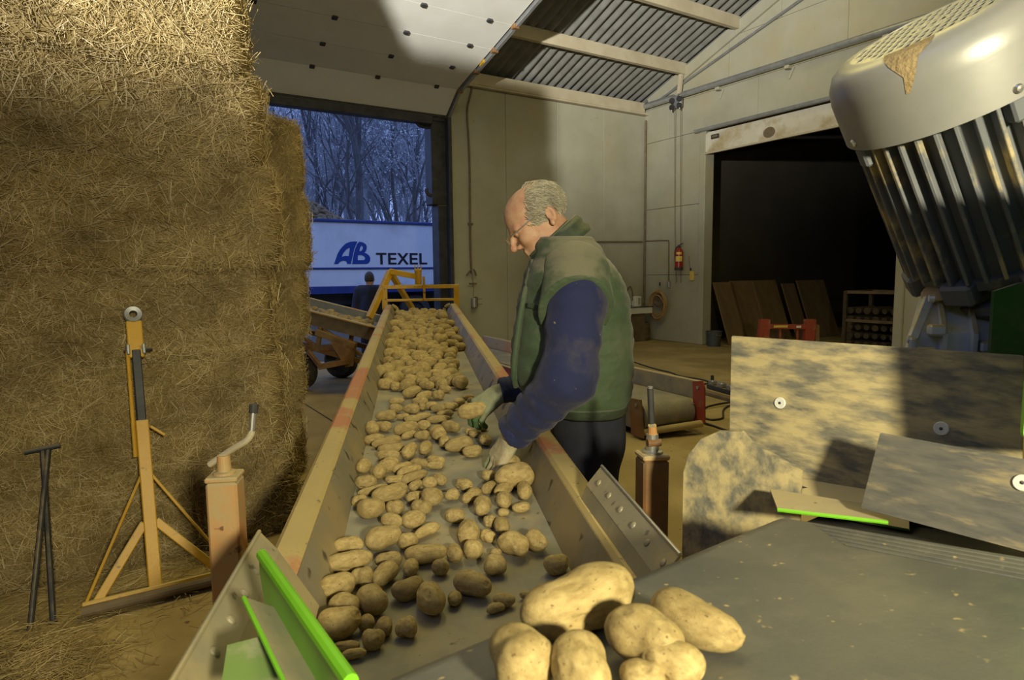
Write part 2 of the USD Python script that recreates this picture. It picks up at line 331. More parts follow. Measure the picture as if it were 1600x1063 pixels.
m_extred = M("extinguisher_red", (0.30, 0.022, 0.01), (0.27, 0.02, 0.01), 5, rough=0.3)
m_labelyellow = M("yellow_print", (0.75, 0.55, 0.12), (0.7, 0.5, 0.1), 20, rough=0.5)
m_white = M("white_plastic", (0.78, 0.78, 0.72), (0.72, 0.72, 0.66), 8, rough=0.4)
m_hose = M("tan_hose", (0.42, 0.27, 0.11), (0.34, 0.21, 0.08), 14, rough=0.6)
m_ply = M("plywood", (0.22, 0.145, 0.068), (0.15, 0.10, 0.047), 5, rough=0.8, stretch=(1, 1, 0.2))
m_pallet = M("pallet_wood", (0.20, 0.14, 0.075), (0.14, 0.095, 0.05), 6, rough=0.85)
m_barrel = M("barrel_brown", (0.105, 0.07, 0.04), (0.15, 0.10, 0.055), 8, rough=0.75, updust=(0.3, 0.22, 0.12))
m_bucket = M("bucket_grey", (0.075, 0.085, 0.09), (0.06, 0.065, 0.07), 8, rough=0.6)
m_cable = M("cable", (0.03, 0.028, 0.025), (0.06, 0.05, 0.04), 20, rough=0.6)
m_brown = M("brown_pipe", (0.13, 0.095, 0.055), (0.19, 0.14, 0.085), 9, rough=0.7)
m_trailer = M("trailer_white", (0.74, 0.77, 0.80), (0.66, 0.69, 0.73), 0.9, rough=0.4, dust=(0.53, 0.55, 0.57), dscale=0.8, dlo=0.52, dhi=0.72)
m_trailblue = M("trailer_blue", (0.03, 0.055, 0.22), (0.025, 0.045, 0.18), 3, rough=0.4)
m_logo = M("logo_blue", (0.015, 0.06, 0.30), (0.013, 0.055, 0.27), 3, rough=0.4)
m_letter = M("letter_black", (0.012, 0.013, 0.02), (0.014, 0.015, 0.022), 3, rough=0.4)
m_bark = M("bark", (0.075, 0.072, 0.075), (0.11, 0.105, 0.105), 6, rough=0.95)
m_twig = M("frosted_twig", (0.36, 0.37, 0.40), (0.26, 0.27, 0.29), 3, rough=0.95)
m_frost = M("frost_leaf", (0.80, 0.84, 0.88), (0.7, 0.74, 0.78), 3, rough=0.8, transl=0.4)
m_litter = M("wood_floor", (0.12, 0.12, 0.11), (0.18, 0.17, 0.15), 1, rough=0.95, bump=0.5)
m_skin = M("skin", (0.56, 0.35, 0.22), (0.50, 0.255, 0.16), 26, rough=0.5, bump=0.22, bscale=210, spec=0.4)
m_hair = M("grey_hair", (0.36, 0.33, 0.26), (0.26, 0.24, 0.19), 30, rough=0.5, tone=(0.72, 0.68, 0.56))
m_vest = M("green_vest", (0.042, 0.075, 0.036), (0.062, 0.095, 0.05), 5, rough=0.75, bump=0.6, bscale=18, dust=(0.12, 0.125, 0.08), dscale=4.5, dlo=0.52, dhi=0.75, sheen=0.1, updust=(0.16, 0.155, 0.105))
m_collar = M("vest_collar", (0.045, 0.068, 0.042), (0.035, 0.05, 0.032), 9, rough=0.7, bump=0.2, bscale=40, updust=(0.10, 0.115, 0.07))
m_sweater = M("navy_sweater", (0.017, 0.023, 0.088), (0.013, 0.018, 0.07), 6, rough=0.9, bump=0.3, bscale=55, dust=(0.075, 0.07, 0.085), dscale=5.5, dlo=0.52, dhi=0.72, spots=(0.25, 0.21, 0.13), sscale=28, sthr=0.735, sheen=0.1)
m_trouser = M("dark_trousers", (0.012, 0.014, 0.026), (0.018, 0.019, 0.03), 7, rough=0.9, bump=0.2, bscale=30)
m_glove = M("work_glove", (0.11, 0.235, 0.085), (0.16, 0.25, 0.11), 22, rough=0.8, bump=0.3, bscale=120, tone=(0.50, 0.43, 0.28), dust=(0.30, 0.28, 0.17), dscale=14, dlo=0.5, dhi=0.7)
m_glove2 = M("work_glove_dark", (0.07, 0.16, 0.06), (0.10, 0.17, 0.08), 22, rough=0.8, bump=0.3, bscale=120, tone=(0.26, 0.28, 0.18), dust=(0.2, 0.22, 0.13), dscale=14, dlo=0.55, dhi=0.72)
m_shoe = M("black_boot", (0.02, 0.018, 0.016), (0.03, 0.026, 0.022), 9, rough=0.5)
m_log = M("dim_log", (0.05, 0.038, 0.022), (0.09, 0.065, 0.035), 9, rough=0.95)
m_lens = usdkit.material(stage, "/World/Looks/spectacle_lens", {"t": ("transparent_bsdf", {}), "g": ("glossy_bsdf", {"color": (0.9, 0.9, 0.9)}), "f": ("fresnel", {"IOR": 1.45}), "m": ("mix_closure", {})}, [("f.fac", "m.fac"), ("t.BSDF", "m.closure1"), ("g.BSDF", "m.closure2")], surface="m.closure")
m_gold = M("gold_wire", (0.75, 0.62, 0.38), (0.7, 0.56, 0.33), 5, rough=0.22, metal=0.9)
m_chrome = M("bright_steel", (0.6, 0.6, 0.58), (0.5, 0.5, 0.48), 9, rough=0.3, metal=0.85)
m_tyre = M("tyre", (0.03, 0.028, 0.025), (0.06, 0.05, 0.035), 9, rough=0.85, bump=0.2)
m_jacket2 = M("dark_jacket", (0.018, 0.022, 0.045), (0.025, 0.028, 0.05), 6, rough=0.85, bump=0.3, bscale=14)
m_hair2 = M("dark_hair", (0.03, 0.024, 0.02), (0.05, 0.04, 0.03), 40, rough=0.6)

# ------------------------------------------------------------------ the hall
D1 = V(math.sin(AZ), math.cos(AZ), 0)      # along the back wall, towards the far corner
D2 = V(math.cos(AZ), -math.sin(AZ), 0)     # along the right wall, from the far corner towards the camera's side
COR = V(2.719, 13.129, 0)                  # far corner on the floor
def RW(s1, s2, z=0.0): return COR + D1 * s1 + D2 * s2 + UP * z
EAVE, SL = 4.64, math.tan(math.radians(20.5))
JR, JL_ = -4.40, -10.2                      # big door opening along the back wall
rng = np.random.default_rng(7)

# floor of cast slabs with recessed joints
fl = Thing("floor", "dusty brown concrete floor of cast slabs", "floor", kind="structure")
fl.part("floor_base", cat_([cbox((44, 44, 0.10), 0.001, COR + D2 * 8 - D1 * 3 - UP * 0.062, D1, D2, UP)]), m_joint)
S1 = [-13.2, -10.4, -7.6, -4.9, -2.35, 0.0]; S2 = [0.0, 2.6, 5.4, 8.0, 10.6, 13.2, 18.2]
for i in range(len(S1) - 1):
    for j in range(len(S2) - 1):
        a, b, c, d = S1[i] + .008, S1[i + 1] - .008, S2[j] + .008, S2[j + 1] - .008
        fl.part("floor_slab", cbox((b - a, d - c, 0.03), 0.004, RW((a + b) / 2, (c + d) / 2, -0.015), D1, D2, UP), m_floor)
fl.part("doorway_sill", cbox((5.8, 0.5, 0.03), 0.004, RW(-7.3, -0.25, -0.015), D1, D2, UP), m_floor)
fl.part("side_room_floor", cbox((11, 9.5, 0.03), 0.004, RW(5.5, 5.6, -0.016), D1, D2, UP), m_floor)
yd = Thing("ground", "pale concrete yard outside the big door, lower than the hall floor", "ground", kind="structure")
for i in range(6):
    for j in range(3):
        yd.part("yard_slab", cbox((3.97, 4.47, 0.1), 0.01, RW(-18 + 4 * i, -2.8 - 4.5 * j, -0.35), D1, D2, UP), m_ground)
single("woodland_floor", cbox((120, 70, 0.2), 0.01, RW(-14, -50, -0.42), D1, D2, UP), m_litter, "dark leaf litter under the trees beyond the yard", "ground", kind="structure")

# back wall: concrete panels right of the opening, lintel above, more wall to the left
wb = Thing("wall_back", "grey concrete panel wall with the big door opening", "wall", kind="structure", loc=RW(JR, 0))
ed = [JR, -3.3, -2.2, -1.1, 0.02]
for i in range(4):
    wb.part("concrete_panel", cbox((ed[i + 1] - ed[i] - .006, 0.2, 4.44), 0.006, RW((ed[i] + ed[i + 1]) / 2, -0.1, 2.22), D1, D2, UP), m_wall)
wb.part("wall_backing", cbox((4.9, 0.1, 4.75), 0.002, RW(-1.95, -0.26, 2.36), D1, D2, UP), m_joint)
wb.part("lintel", cbox((6.0, 0.2, 1.0), 0.01, RW(-7.3, -0.12, 4.33), D1, D2, UP), m_steel_dark)
wb.part("far_panel", cbox((3.2, 0.2, 4.44), 0.01, RW(-11.8, -0.1, 2.22), D1, D2, UP), m_wall)
wb.part("door_column", cbox((0.20, 0.26, 2.5), 0.012, RW(JR - 0.10, -0.17, 1.25), D1, D2, UP), m_steel_dark); wb.part("door_column", cbox((0.30, 0.26, 1.35), 0.012, RW(JR - 0.15, -0.17, 3.175), D1, D2, UP), m_steel_dark)
wb.part("door_column", cbox((0.06, 0.12, 3.9), 0.008, RW(JR - 0.02, 0.03, 1.95), D1, D2, UP), m_steel_dark)
wb.part("door_column", cbox((0.30, 0.26, 3.85), 0.012, RW(JL_ + 0.16, -0.17, 1.925), D1, D2, UP), m_steel_dark)
wb.part("top_rail", bar(RW(JL_, -0.05, 3.83), RW(JR - .3, -0.05, 3.83), 0.16, 0.12), m_steel_dark)
for px, py in ((655, 197), (671, 306)):                                   # two hooks standing out of the door column
    o = onp(px, py, RW(0, -0.1), D2)
    wb.part("column_hook", tube(spline([o + D1 * .2, o + D1 * .05, o - D1 * .03 + UP * .03, o - D1 * .05 + UP * .11], 10), 0.028, 8), m_steel_dark)

# right wall: panels round the doorway, gable above
wr = Thing("wall_right", "grey concrete panel wall with a dark doorway", "wall", kind="structure", loc=RW(0, 3))
def wpan(a, b, z0, z1, par=wr, mat=m_wall): par.part("concrete_panel", cbox((0.2, b - a - .006, z1 - z0 - .006), 0.005, RW(0.1, (a + b) / 2, (z0 + z1) / 2), D1, D2, UP), mat)
for z0, z1 in ((0, 1.3), (1.3, 2.6), (2.6, 3.9)): wpan(-.2, 1.42, z0, z1)
for z0, z1 in ((0, 1.3), (1.3, 2.6), (2.6, 3.9)): wpan(5.04, 9.0, z0, z1); wpan(9.0, 18.2, z0, z1)
wr.part("door_post", cbox((0.24, 0.13, 3.9), 0.012, RW(0.09, 1.48, 1.95), D1, D2, UP), m_wall)
wr.part("door_post", cbox((0.24, 0.13, 3.9), 0.012, RW(0.09, 5.00, 1.95), D1, D2, UP), m_wall)
for a, b in ((-.25, .62), (.62, 2.6), (2.6, 5.3), (5.3, 9.2), (9.2, 18.2)): wpan(a, b, 3.9, 4.55)
for k, (z0, z1) in enumerate(((4.55, 5.35), (5.35, 6.15), (6.15, 6.95), (6.95, 8.2))):
    xs = [0, 2.0, 4.1, 6.6, 9.1, 11.6, 14.1, 18.2] if k % 2 == 0 else [0, 3.0, 5.2, 9.1, 12, 15, 18.2]
    for a, b in zip(xs[:-1], xs[1:]):
        top = lambda s: min(EAVE + .05 + SL * s, EAVE + .05 + SL * (18.2 - s))
        pl = Polygon([(a + .003, z0), (b - .003, z0), (b - .003, z1 - .006), (a + .003, z1 - .006)]).intersection(Polygon([(0, 0), (0, top(0)), (9.1, top(9.1)), (18.2, top(18.2)), (18.2, 0)]))
        if pl.is_empty or pl.area < .02: continue
        wr.part("gable_panel", place(ext(pl, 0.2), RW(0, 0), D2, UP, D1), m_wall)
wr.part("wall_backing", place(ext(Polygon([(0, 3.9), (0, 4.7), (9.1, 8.1), (18.2, 4.7), (18.2, 3.9)]), 0.05), RW(0.21, 0), D2, UP, D1), m_joint)
wr.part("wall_backing", cbox((0.05, 1.9, 4.0), .002, RW(0.24, .55, 2.0), D1, D2, UP), m_joint); wr.part("wall_backing", cbox((0.05, 13.1, 4.0), .002, RW(0.24, 11.6, 2.0), D1, D2, UP), m_joint)
wr.part("rake_board", bar(RW(-0.03, 0.12, EAVE + .02), RW(-0.03, 9.0, EAVE + .02 + SL * 8.9), 0.05, 0.20), m_wall)
wr.part("rake_brace", bar(RW(-0.05, 0.15, EAVE - .05), RW(-0.05, 4.9, EAVE - .05 + (SL - .005) * 4.5 - .35), 0.03, 0.035), m_galv)
# the remaining sides of the hall, which keep the dusk out
single("wall_left", cbox((0.2, 18.4, 4.7), 0.01, RW(-13.3, 9.1, 2.35), D1, D2, UP), m_wall, "plain concrete wall far to the left behind the straw", "wall", kind="structure")
single("wall_near", cbox((13.4, 0.2, 4.7), 0.01, RW(-6.7, 18.3, 2.35), D1, D2, UP), m_wall, "plain concrete wall behind the camera", "wall", kind="structure")

# roof: corrugated sheets, purlins, eave beam
ce = Thing("ceiling", "grey corrugated fibre cement roof on pale timber purlins", "ceiling", kind="structure", loc=RW(-4, 2, 5))
def corr(s1a, s1b, sa, sb, amp=0.036):
    n = max(2, int(round((s1b - s1a) / 0.177 * 8))); t = np.linspace(s1a, s1b, n + 1)
    z = amp * np.cos(2 * np.pi * t / 0.177); z = np.where(z > 0, z, z * .8)
    rows = []
    for s, off in ((sa, 0.012), (sb, 0.0)): rows.append([RW(a, s, EAVE + .14 + SL * s + off + zz) for a, zz in zip(t, z)])
    lo = np.array(rows); hi = lo + UP * .009
    v = np.vstack([lo.reshape(-1, 3), hi.reshape(-1, 3)]); m = n + 1; i = np.arange(n)
    q = np.vstack([np.stack([i, i + m, i + m + 1, i + 1], 1), np.stack([i, i + 1, i + m + 1, i + m], 1) + 2 * m, np.stack([i, i + 1, i + 1 + 2 * m, i + 2 * m], 1)])
    return (v, q)
s1e = np.arange(0.25, -13.4, -1.062)
for a in s1e:
    for k in range(4): ce.part("corrugated_sheet", corr(a - 1.075, a, -0.25 + 2.34 * k - .06, -0.25 + 2.34 * (k + 1) + .06), m_sheet, smooth=60)
ce.part("roof_far_slope", slab([RW(0.3, 9.0, EAVE + .2 + SL * 9), RW(-13.5, 9.0, EAVE + .2 + SL * 9), RW(-13.5, 18.5, EAVE), RW(.3, 18.5, EAVE)], 0.03), m_sheet)
for k in range(8):
    s = 1.03 + 1.17 * k
    ce.part("purlin", bar(RW(-13.2, s, EAVE + .045 + SL * s), RW(-0.02, s, EAVE + .045 + SL * s), 0.085, 0.20, up=nrm(UP - D2 * SL) if False else UP), m_purlin)
ce.part("eave_beam", bar(RW(-13.2, 0.05, 4.57), RW(-0.12, 0.05, 4.57), 0.09, 0.19), m_purlin)
ce.part("eave_plate", bar(RW(-13.2, 0.02, 4.47), RW(0, 0.02, 4.47), 0.13, 0.045), m_purlin)
ce.part("gutter_board", bar(RW(-13.2, -.02, 4.51), RW(0, -.02, 4.51), 0.06, 0.09), m_purlin)

# sectional overhead door, opened up under the roof
do = Thing("door_1", "white sectional overhead door raised under the roof over the opening", "door", kind="structure", loc=RW(JR, 0, 3.94))
path = [(-.02, 3.945), (.39, 4.268), (.93, 4.415), (1.47, 4.566), (2.02, 4.722), (2.56, 4.873), (3.1, 5.024), (3.64, 5.175)]
for (u0, z0), (u1, z1) in zip(path[:-1], path[1:]):
    a, b = V(u0, z0), V(u1, z1); t = nrm(b - a); nn = V(-t[1], t[0]); a2, b2 = a + t * .004, b - t * .004
    A3 = [RW(JL_, *p) for p in (a2, b2)] + [RW(JR - .04, *p) for p in (b2, a2)]
    do.part("door_section", slab(A3, 0.04), m_doorpanel)
    for s1 in (-4.95, -5.9, -6.85, -7.8, -8.8): do.part("hinge", cbox((0.07, 0.06, 0.03), .006, RW(s1 + .15, *(b - nn * .035)), D1, nrm(D2 * t[0] + UP * t[1]), nrm(D2 * nn[0] + UP * nn[1])), m_steel_dark)
do.part("bottom_seal", bar(RW(JL_, -.03, 3.92), RW(JR - .02, -.03, 3.92), 0.06, 0.05), m_black)
for s1, nm in ((JR + .02, "track"), (JL_ - .02, "track")):
    pts = [RW(s1, u - .02, z - .02) for u, z in [(-.05, 3.7)] + path]
    for p, q in zip(pts[:-1], pts[1:]): do.part("door_track", bar(p, q, 0.05, 0.085, ext=.01), m_galv)
for u, z in path[1:5]: do.part("track_bracket", cbox((0.09, 0.09, 0.07), .008, RW(JR + .01, u, z - .03), D1, D2, UP), m_rustorange)
do.part("track_end_mark", cbox((0.06, 0.12, 0.06), .005, RW(JR - .0, 1.15, 4.455), D1, nrm(D2 + UP * .28), UP), m_yellow)

# roll up door of the dark room, its track and rail
d2 = Thing("door_2", "dirty white raised door panel over the dark doorway", "door", kind="structure", loc=RW(0, 1.55, 3.48))
prof = affinity.translate(sbox(0, 0, 3.52, .36).buffer(-.08).buffer(.08), 0, 0)
d2.part("door_panel", place(ext(prof, .05), RW(-.02, 1.53, 3.475), D2, UP, D1), m_dirtypanel)
d2.part("pull_handle", cbox((0.03, 0.17, 0.075), .008, RW(-.035, 1.76, 3.735), D1, D2, UP), m_black)
d2.part("handle_cup", cbox((0.02, 0.12, 0.04), .006, RW(-.05, 1.76, 3.735), D1, D2, UP), m_brown)
d2.part("bottom_edge", bar(RW(-.02, 1.53, 3.47), RW(-.02, 5.05, 3.47), 0.05, 0.03), m_labelyellow if False else m_purlin)
d2.part("head_track", bar(RW(-.08, 1.34, 3.885), RW(-.08, 5.3, 3.885), 0.09, 0.05), m_galv)
d2.part("rub_mark", place(ext(affinity.scale(Point(0, 0).buffer(1), .11, .085), .003), RW(-.024, 2.85, 3.60), D2, UP, D1), m_brown)

# dark side room behind the doorway
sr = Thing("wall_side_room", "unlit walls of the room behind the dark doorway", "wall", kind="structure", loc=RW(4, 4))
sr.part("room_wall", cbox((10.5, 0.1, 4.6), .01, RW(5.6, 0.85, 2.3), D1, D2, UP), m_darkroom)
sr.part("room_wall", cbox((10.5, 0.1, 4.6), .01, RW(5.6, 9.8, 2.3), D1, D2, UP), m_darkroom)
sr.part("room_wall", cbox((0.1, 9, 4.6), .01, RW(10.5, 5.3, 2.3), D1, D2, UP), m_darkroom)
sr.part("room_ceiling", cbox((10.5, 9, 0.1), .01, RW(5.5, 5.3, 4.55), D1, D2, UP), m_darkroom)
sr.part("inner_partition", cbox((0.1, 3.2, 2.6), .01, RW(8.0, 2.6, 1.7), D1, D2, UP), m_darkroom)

# ------------------------------------------------------------------ outside: trailer, heap, trees
TR = aty(484, 342, 18.5); TS2 = (TR - COR) @ D2                       # the trailer's side stands in the plane TS2
def tface(px, py): return onp(px, py, RW(0, TS2), D2)
tl = Thing("potato_trailer", "white blue-edged bulk trailer parked outside the door, lettered in blue and black", "trailer", loc=RW(-4, TS2 - 1.2, -.3))
T0, T1 = -11.0, 2.2
tl.part("bulk_body", cbox((T1 - T0 - .1, 2.35, 1.85), 0.02, RW((T0 + T1) / 2, TS2 - 1.22, 2.0), D1, D2, UP), m_trailer)
tl.part("upper_side_panel", cbox((T1 - T0, 0.04, 1.33), 0.008, RW((T0 + T1) / 2, TS2 - .02, 2.26), D1, D2, UP), m_trailer)
tl.part("lower_side_panel", cbox((T1 - T0, 0.04, 0.50), 0.008, RW((T0 + T1) / 2, TS2 - .02, 1.30), D1, D2, UP), m_trailer)
tl.part("side_strip", cbox((T1 - T0, 0.05, 0.055), 0.008, RW((T0 + T1) / 2, TS2 + .01, 1.575), D1, D2, UP), m_trailblue)
tl.part("top_rail", cbox((T1 - T0 + .1, 0.12, 0.085), 0.015, RW((T0 + T1) / 2, TS2, 2.955), D1, D2, UP), m_trailblue)
tl.part("chassis_beam", cbox((T1 - T0, 0.10, 0.22), 0.01, RW((T0 + T1) / 2, TS2 - .03, 0.94), D1, D2, UP), m_trailblue)
for s1 in np.arange(T0 + .6, T1, 1.1): tl.part("side_rib", cbox((0.03, 0.006, 1.3), .001, RW(s1, TS2 + .0005, 2.26), D1, D2, UP), m_trailer)
for s1 in (-7.9, -6.6, -2.3, -1.0): tl.part("wheel", lathe([(0.02, -.16), (.3, -.16), (.48, -.14), (.52, -.08), (.52, .1), (.48, .15), (.3, .16), (.27, .08), (.02, .08)], RW(s1, TS2 - .28, 0.22), D2, 28), m_tyre)
tl.part("underframe", cbox((T1 - T0 - 1, 1.6, 0.35), 0.02, RW((T0 + T1) / 2, TS2 - 1.2, 0.66), D1, D2, UP), m_black)
tl.part("side_skirt", cbox((T1 - T0 - .6, 0.05, 0.6), 0.02, RW((T0 + T1) / 2, TS2 - 2.0, 0.4), D1, D2, UP), m_black)
LA = [(178, 422), (190, 390), (205, 350), (225, 300), (255, 250), (290, 210), (330, 175), (380, 155), (430, 147), (475, 148), (455, 190), (432, 240), (418, 290), (405, 340), (395, 380), (385, 420), (338, 420), (335, 400), (320, 385), (290, 380), (262, 388), (240, 405), (225, 422)]
LAh = [(272, 335), (295, 290), (330, 250), (360, 230), (380, 225), (375, 260), (360, 325), (320, 322)]
LB = [(500, 150), (540, 155), (575, 175), (592, 205), (588, 240), (572, 270), (558, 285), (590, 295), (620, 320), (632, 350), (628, 385), (608, 412), (580, 422), (400, 422), (408, 380), (418, 330), (432, 275), (450, 225), (472, 180)]
LB1 = [(525, 195), (543, 210), (540, 240), (520, 262), (497, 265), (505, 225)]
LB2 = [(475, 315), (515, 310), (550, 322), (567, 345), (560, 370), (535, 375), (470, 375)]
sc8 = np.linalg.norm(tface(579, 395) - tface(522, 395)) / (8 * 57)
def glyph(o, holes): return ext(affinity.scale(Polygon(o, holes), sc8, -sc8, origin=(178, 422)).buffer(.004).buffer(-.004), .006)
gA = place(glyph(LA, [LAh]), [0, 0, 0], D1, UP, D2); gB = place(glyph(LB, [LB1, LB2]), [0, 0, 0], D1, UP, D2)
off = tface(522, 412.8) + D2 * .005 - (D1 * 178 + UP * 422)
for g in (gA, gB): tl.part("logo_letter", place(g, off, (1, 0, 0), (0, 1, 0), (0, 0, 1)), m_logo, label="big blue slanting logo letter")
tx = meshkit.text_mesh("TEXEL", 1.0, 0.006, bold=True); w_ = tx.bounds[1][0] - tx.bounds[0][0]
wt = np.linalg.norm(tface(667.5, 405) - tface(588, 405)); ht = 0.017 * 19.55
tv = np.array(tx.vertices); tv[:, 0] = (tv[:, 0] - tx.bounds[0][0]) * wt / w_; tv[:, 1] *= ht; tv[:, 2] = tv[:, 2] - tv[:, 2].min()
tl.part("lettering", place((tv, tx.faces), tface(588, 413) + D2 * .005, D1, UP, D2), m_letter, label="black capitals TEXEL")

# heap of potatoes on the trailer
hp = []; hrng = np.random.default_rng(3)
def heap_h(s1): return 0.62 * math.exp(-((s1 + 4.0) / .75) ** 2) + 0.60 * math.exp(-((s1 + 5.5) / .95) ** 2) + .42 * math.exp(-((s1 + 7.2) / 1.1) ** 2)
ico = trimesh.creation.icosphere(1, 1.0)
for _ in range(2600):
    s1, q = hrng.uniform(-9, -2.2), hrng.uniform(-1, 1); hh = heap_h(s1) * (1 - q * q)
    if hh < .02: continue
    R = trimesh.transformations.random_rotation_matrix(hrng.random(3))[:3, :3]; s = V(.075, .052, .045) * hrng.uniform(.8, 1.25)
    hp.append(((ico.vertices * s) @ R + RW(s1, TS2 - 1.2 + q * 1.1, 2.93 + hh), ico.faces))
tt = np.linspace(-9.3, -2, 40); qq = np.linspace(-1, 1, 14)
core = grid_slab(RW(-9.3, TS2 - 2.3, 2.9), D1 * 7.3, -D2 * -2.2, 39, 13, np.array([[-1.0 * 0 + heap_h(a) * (1 - b * b) for a in tt] for b in qq]) * (1 if np.cross(D1, D2)[2] > 0 else -1))
single("potato_heap", cat_(hp + [core]), m_potato_far, "heaped load of brown potatoes rising above the trailer's blue top rail", "potatoes", kind="stuff")

# bare winter trees behind the yard
def tree_mesh(seed, h=9.0, r0=0.14, fine=True, lean=0.0):
    rg = np.random.default_rng(seed); big, small, leafpts = [], [], []
    def grow(p, d, L, r, lev):
        n = 5 if lev < 2 else 3; pts = [p]; dd = d
        for k in range(n):
            dd = nrm(dd + rg.normal(0, .10 + .05 * lev, 3) + UP * .05); pts.append(pts[-1] + dd * L / n)
        pts = np.array(pts); rr = np.linspace(r, max(r * .45, .006), n + 1)
        (big if lev < 2 else small).append(tube(pts, rr, 5 if lev < 2 else 3, cap=False))
        if lev >= 3: leafpts.append(pts[-1])
        if lev >= (4 if fine else 3): return
        kids = [9, 6, 4, 3][lev]
        for k in range(kids):
            t = rg.uniform(.22 if lev == 0 else .15, 1); q = pts[0] + 0; i = min(int(t * n), n - 1); q = pts[i] + (pts[i + 1] - pts[i]) * (t * n - i)
            ax = nrm(np.cross(dd, rg.normal(size=3))); ang = rg.uniform(.4, .95)
            nd = nrm(dd * math.cos(ang) + ax * math.sin(ang) + UP * .25)
            grow(q, nd, L * rg.uniform(.38, .62) * (1.15 - .4 * t), max(rr[i] * rg.uniform(.4, .6), .005), lev + 1)
    grow(V(0, 0, 0), nrm(V(lean, 0, 1)), h, r0, 0)
    return cat_(big), cat_(small), np.array(leafpts)
def tree_at(name, seed, px, d, label, group=None, h=9.0, r0=.14, frost=0, **kw):
    o = aty(px, 500, d); o[2] = -.34
    b, s, lp = tree_mesh(seed, h, r0, **kw)
    t = Thing(name, label, "tree", group, loc=o)
    t.part("trunk", b, m_bark, local=True); t.part("twigs", s, m_twig if frost >= 0 else m_bark, local=True, kind="stuff")
    if frost > 0:
        rg = np.random.default_rng(seed + 99); c = lp[rg.integers(0, len(lp), frost)] + rg.normal(0, .12, (frost, 3)); a = rg.normal(0, .024, (frost, 3)); b2 = rg.normal(0, .024, (frost, 3))
        v = np.stack([c - a, c + b2, c + a, c - b2], 1).reshape(-1, 3); f = np.arange(frost * 4).reshape(-1, 4)
        t.part("frosted_leaves", (v, f), m_frost, local=True, kind="stuff")
    return t
main_tree = tree_at("bare_tree", 11, 567, 25, "largest bare dark tree, its trunk straight up behind the potato heap", h=9.5, r0=.22, frost=-1)
tree_at("bare_tree", 23, 648, 28, "bare spreading tree with pale frosted leaves by the door column", frost=2200, lean=.1)
tree_at("bare_tree", 31, 500, 30, "bare tree rising beside the right edge of the straw", frost=900, lean=.08)
tree_at("bare_tree", 37, 612, 33, "slender bare tree with pale leaves just right of the largest tree", frost=1500, h=10)
tree_at("bare_tree", 41, 540, 31, "slender bare tree just left of the largest tree", h=10, lean=-.05, frost=700)
wood = tree_at("woodland_tree", 101, 470, 60, "thin bare tree at the front of the far wood, nearest the straw", "bare trees at the front of the far wood", h=13, r0=.12, frost=1100)
wood.xf.GetOrderedXformOps()[0].Set(mat4(V(-9.9, 38, -.34), V(1, 0, 0), V(0, 1, 0), UP)); wrng = np.random.default_rng(5)
ORDT = ["second", "third", "fourth", "fifth", "last and farthest"]
for k, px in enumerate((440, 520, 592, 640, 690)):
    d = (41, 38, 43, 39, 42)[k]; o = aty(px, 500, d); o[2] = -.34; a = 1.1 * k; sc = (.95, 1.05, .9, 1.0, .95)[k]
    copy_of(wood.path, "woodland_tree", f"thin bare tree at the front of the far wood, {ORDT[k]} from the straw", "tree", "bare trees at the front of the far wood", o, V(math.cos(a), math.sin(a), 0) * sc, V(-math.sin(a), math.cos(a), 0) * sc, UP * sc)
# behind them the wood runs into a tangle that nobody could count
pin = UsdGeom.PointInstancer.Define(stage, "/World/far_wood"); custom(pin.GetPrim(), "uncountable tangle of bare frosted trees closing off the view behind the trailer", "wood", None, "stuff")
b_, s_, l_ = tree_mesh(131, 13, .12); usdkit.mesh(stage, "/World/far_wood/tangle_tree", cat_([b_, s_]), m_twig)
tp, to, ts_ = [], [], []
for k in range(66):
    px = 390 + 340 * ((k * .618) % 1); d = wrng.uniform(44, 72); o = aty(px, 500, d); a = wrng.uniform(0, 6.28); sc = wrng.uniform(.8, 1.3)
    tp.append(Gf.Vec3f(float(o[0]), float(o[1]), -.34)); to.append(Gf.Quath(math.cos(a / 2), 0, 0, math.sin(a / 2))); ts_.append(Gf.Vec3f(sc, sc, sc * wrng.uniform(.85, 1.2)))
pin.CreatePrototypesRel().SetTargets([Sdf.Path("/World/far_wood/tangle_tree")]); pin.CreateProtoIndicesAttr([0] * len(tp)); pin.CreatePositionsAttr(tp); pin.CreateOrientationsAttr(to); pin.CreateScalesAttr(ts_)

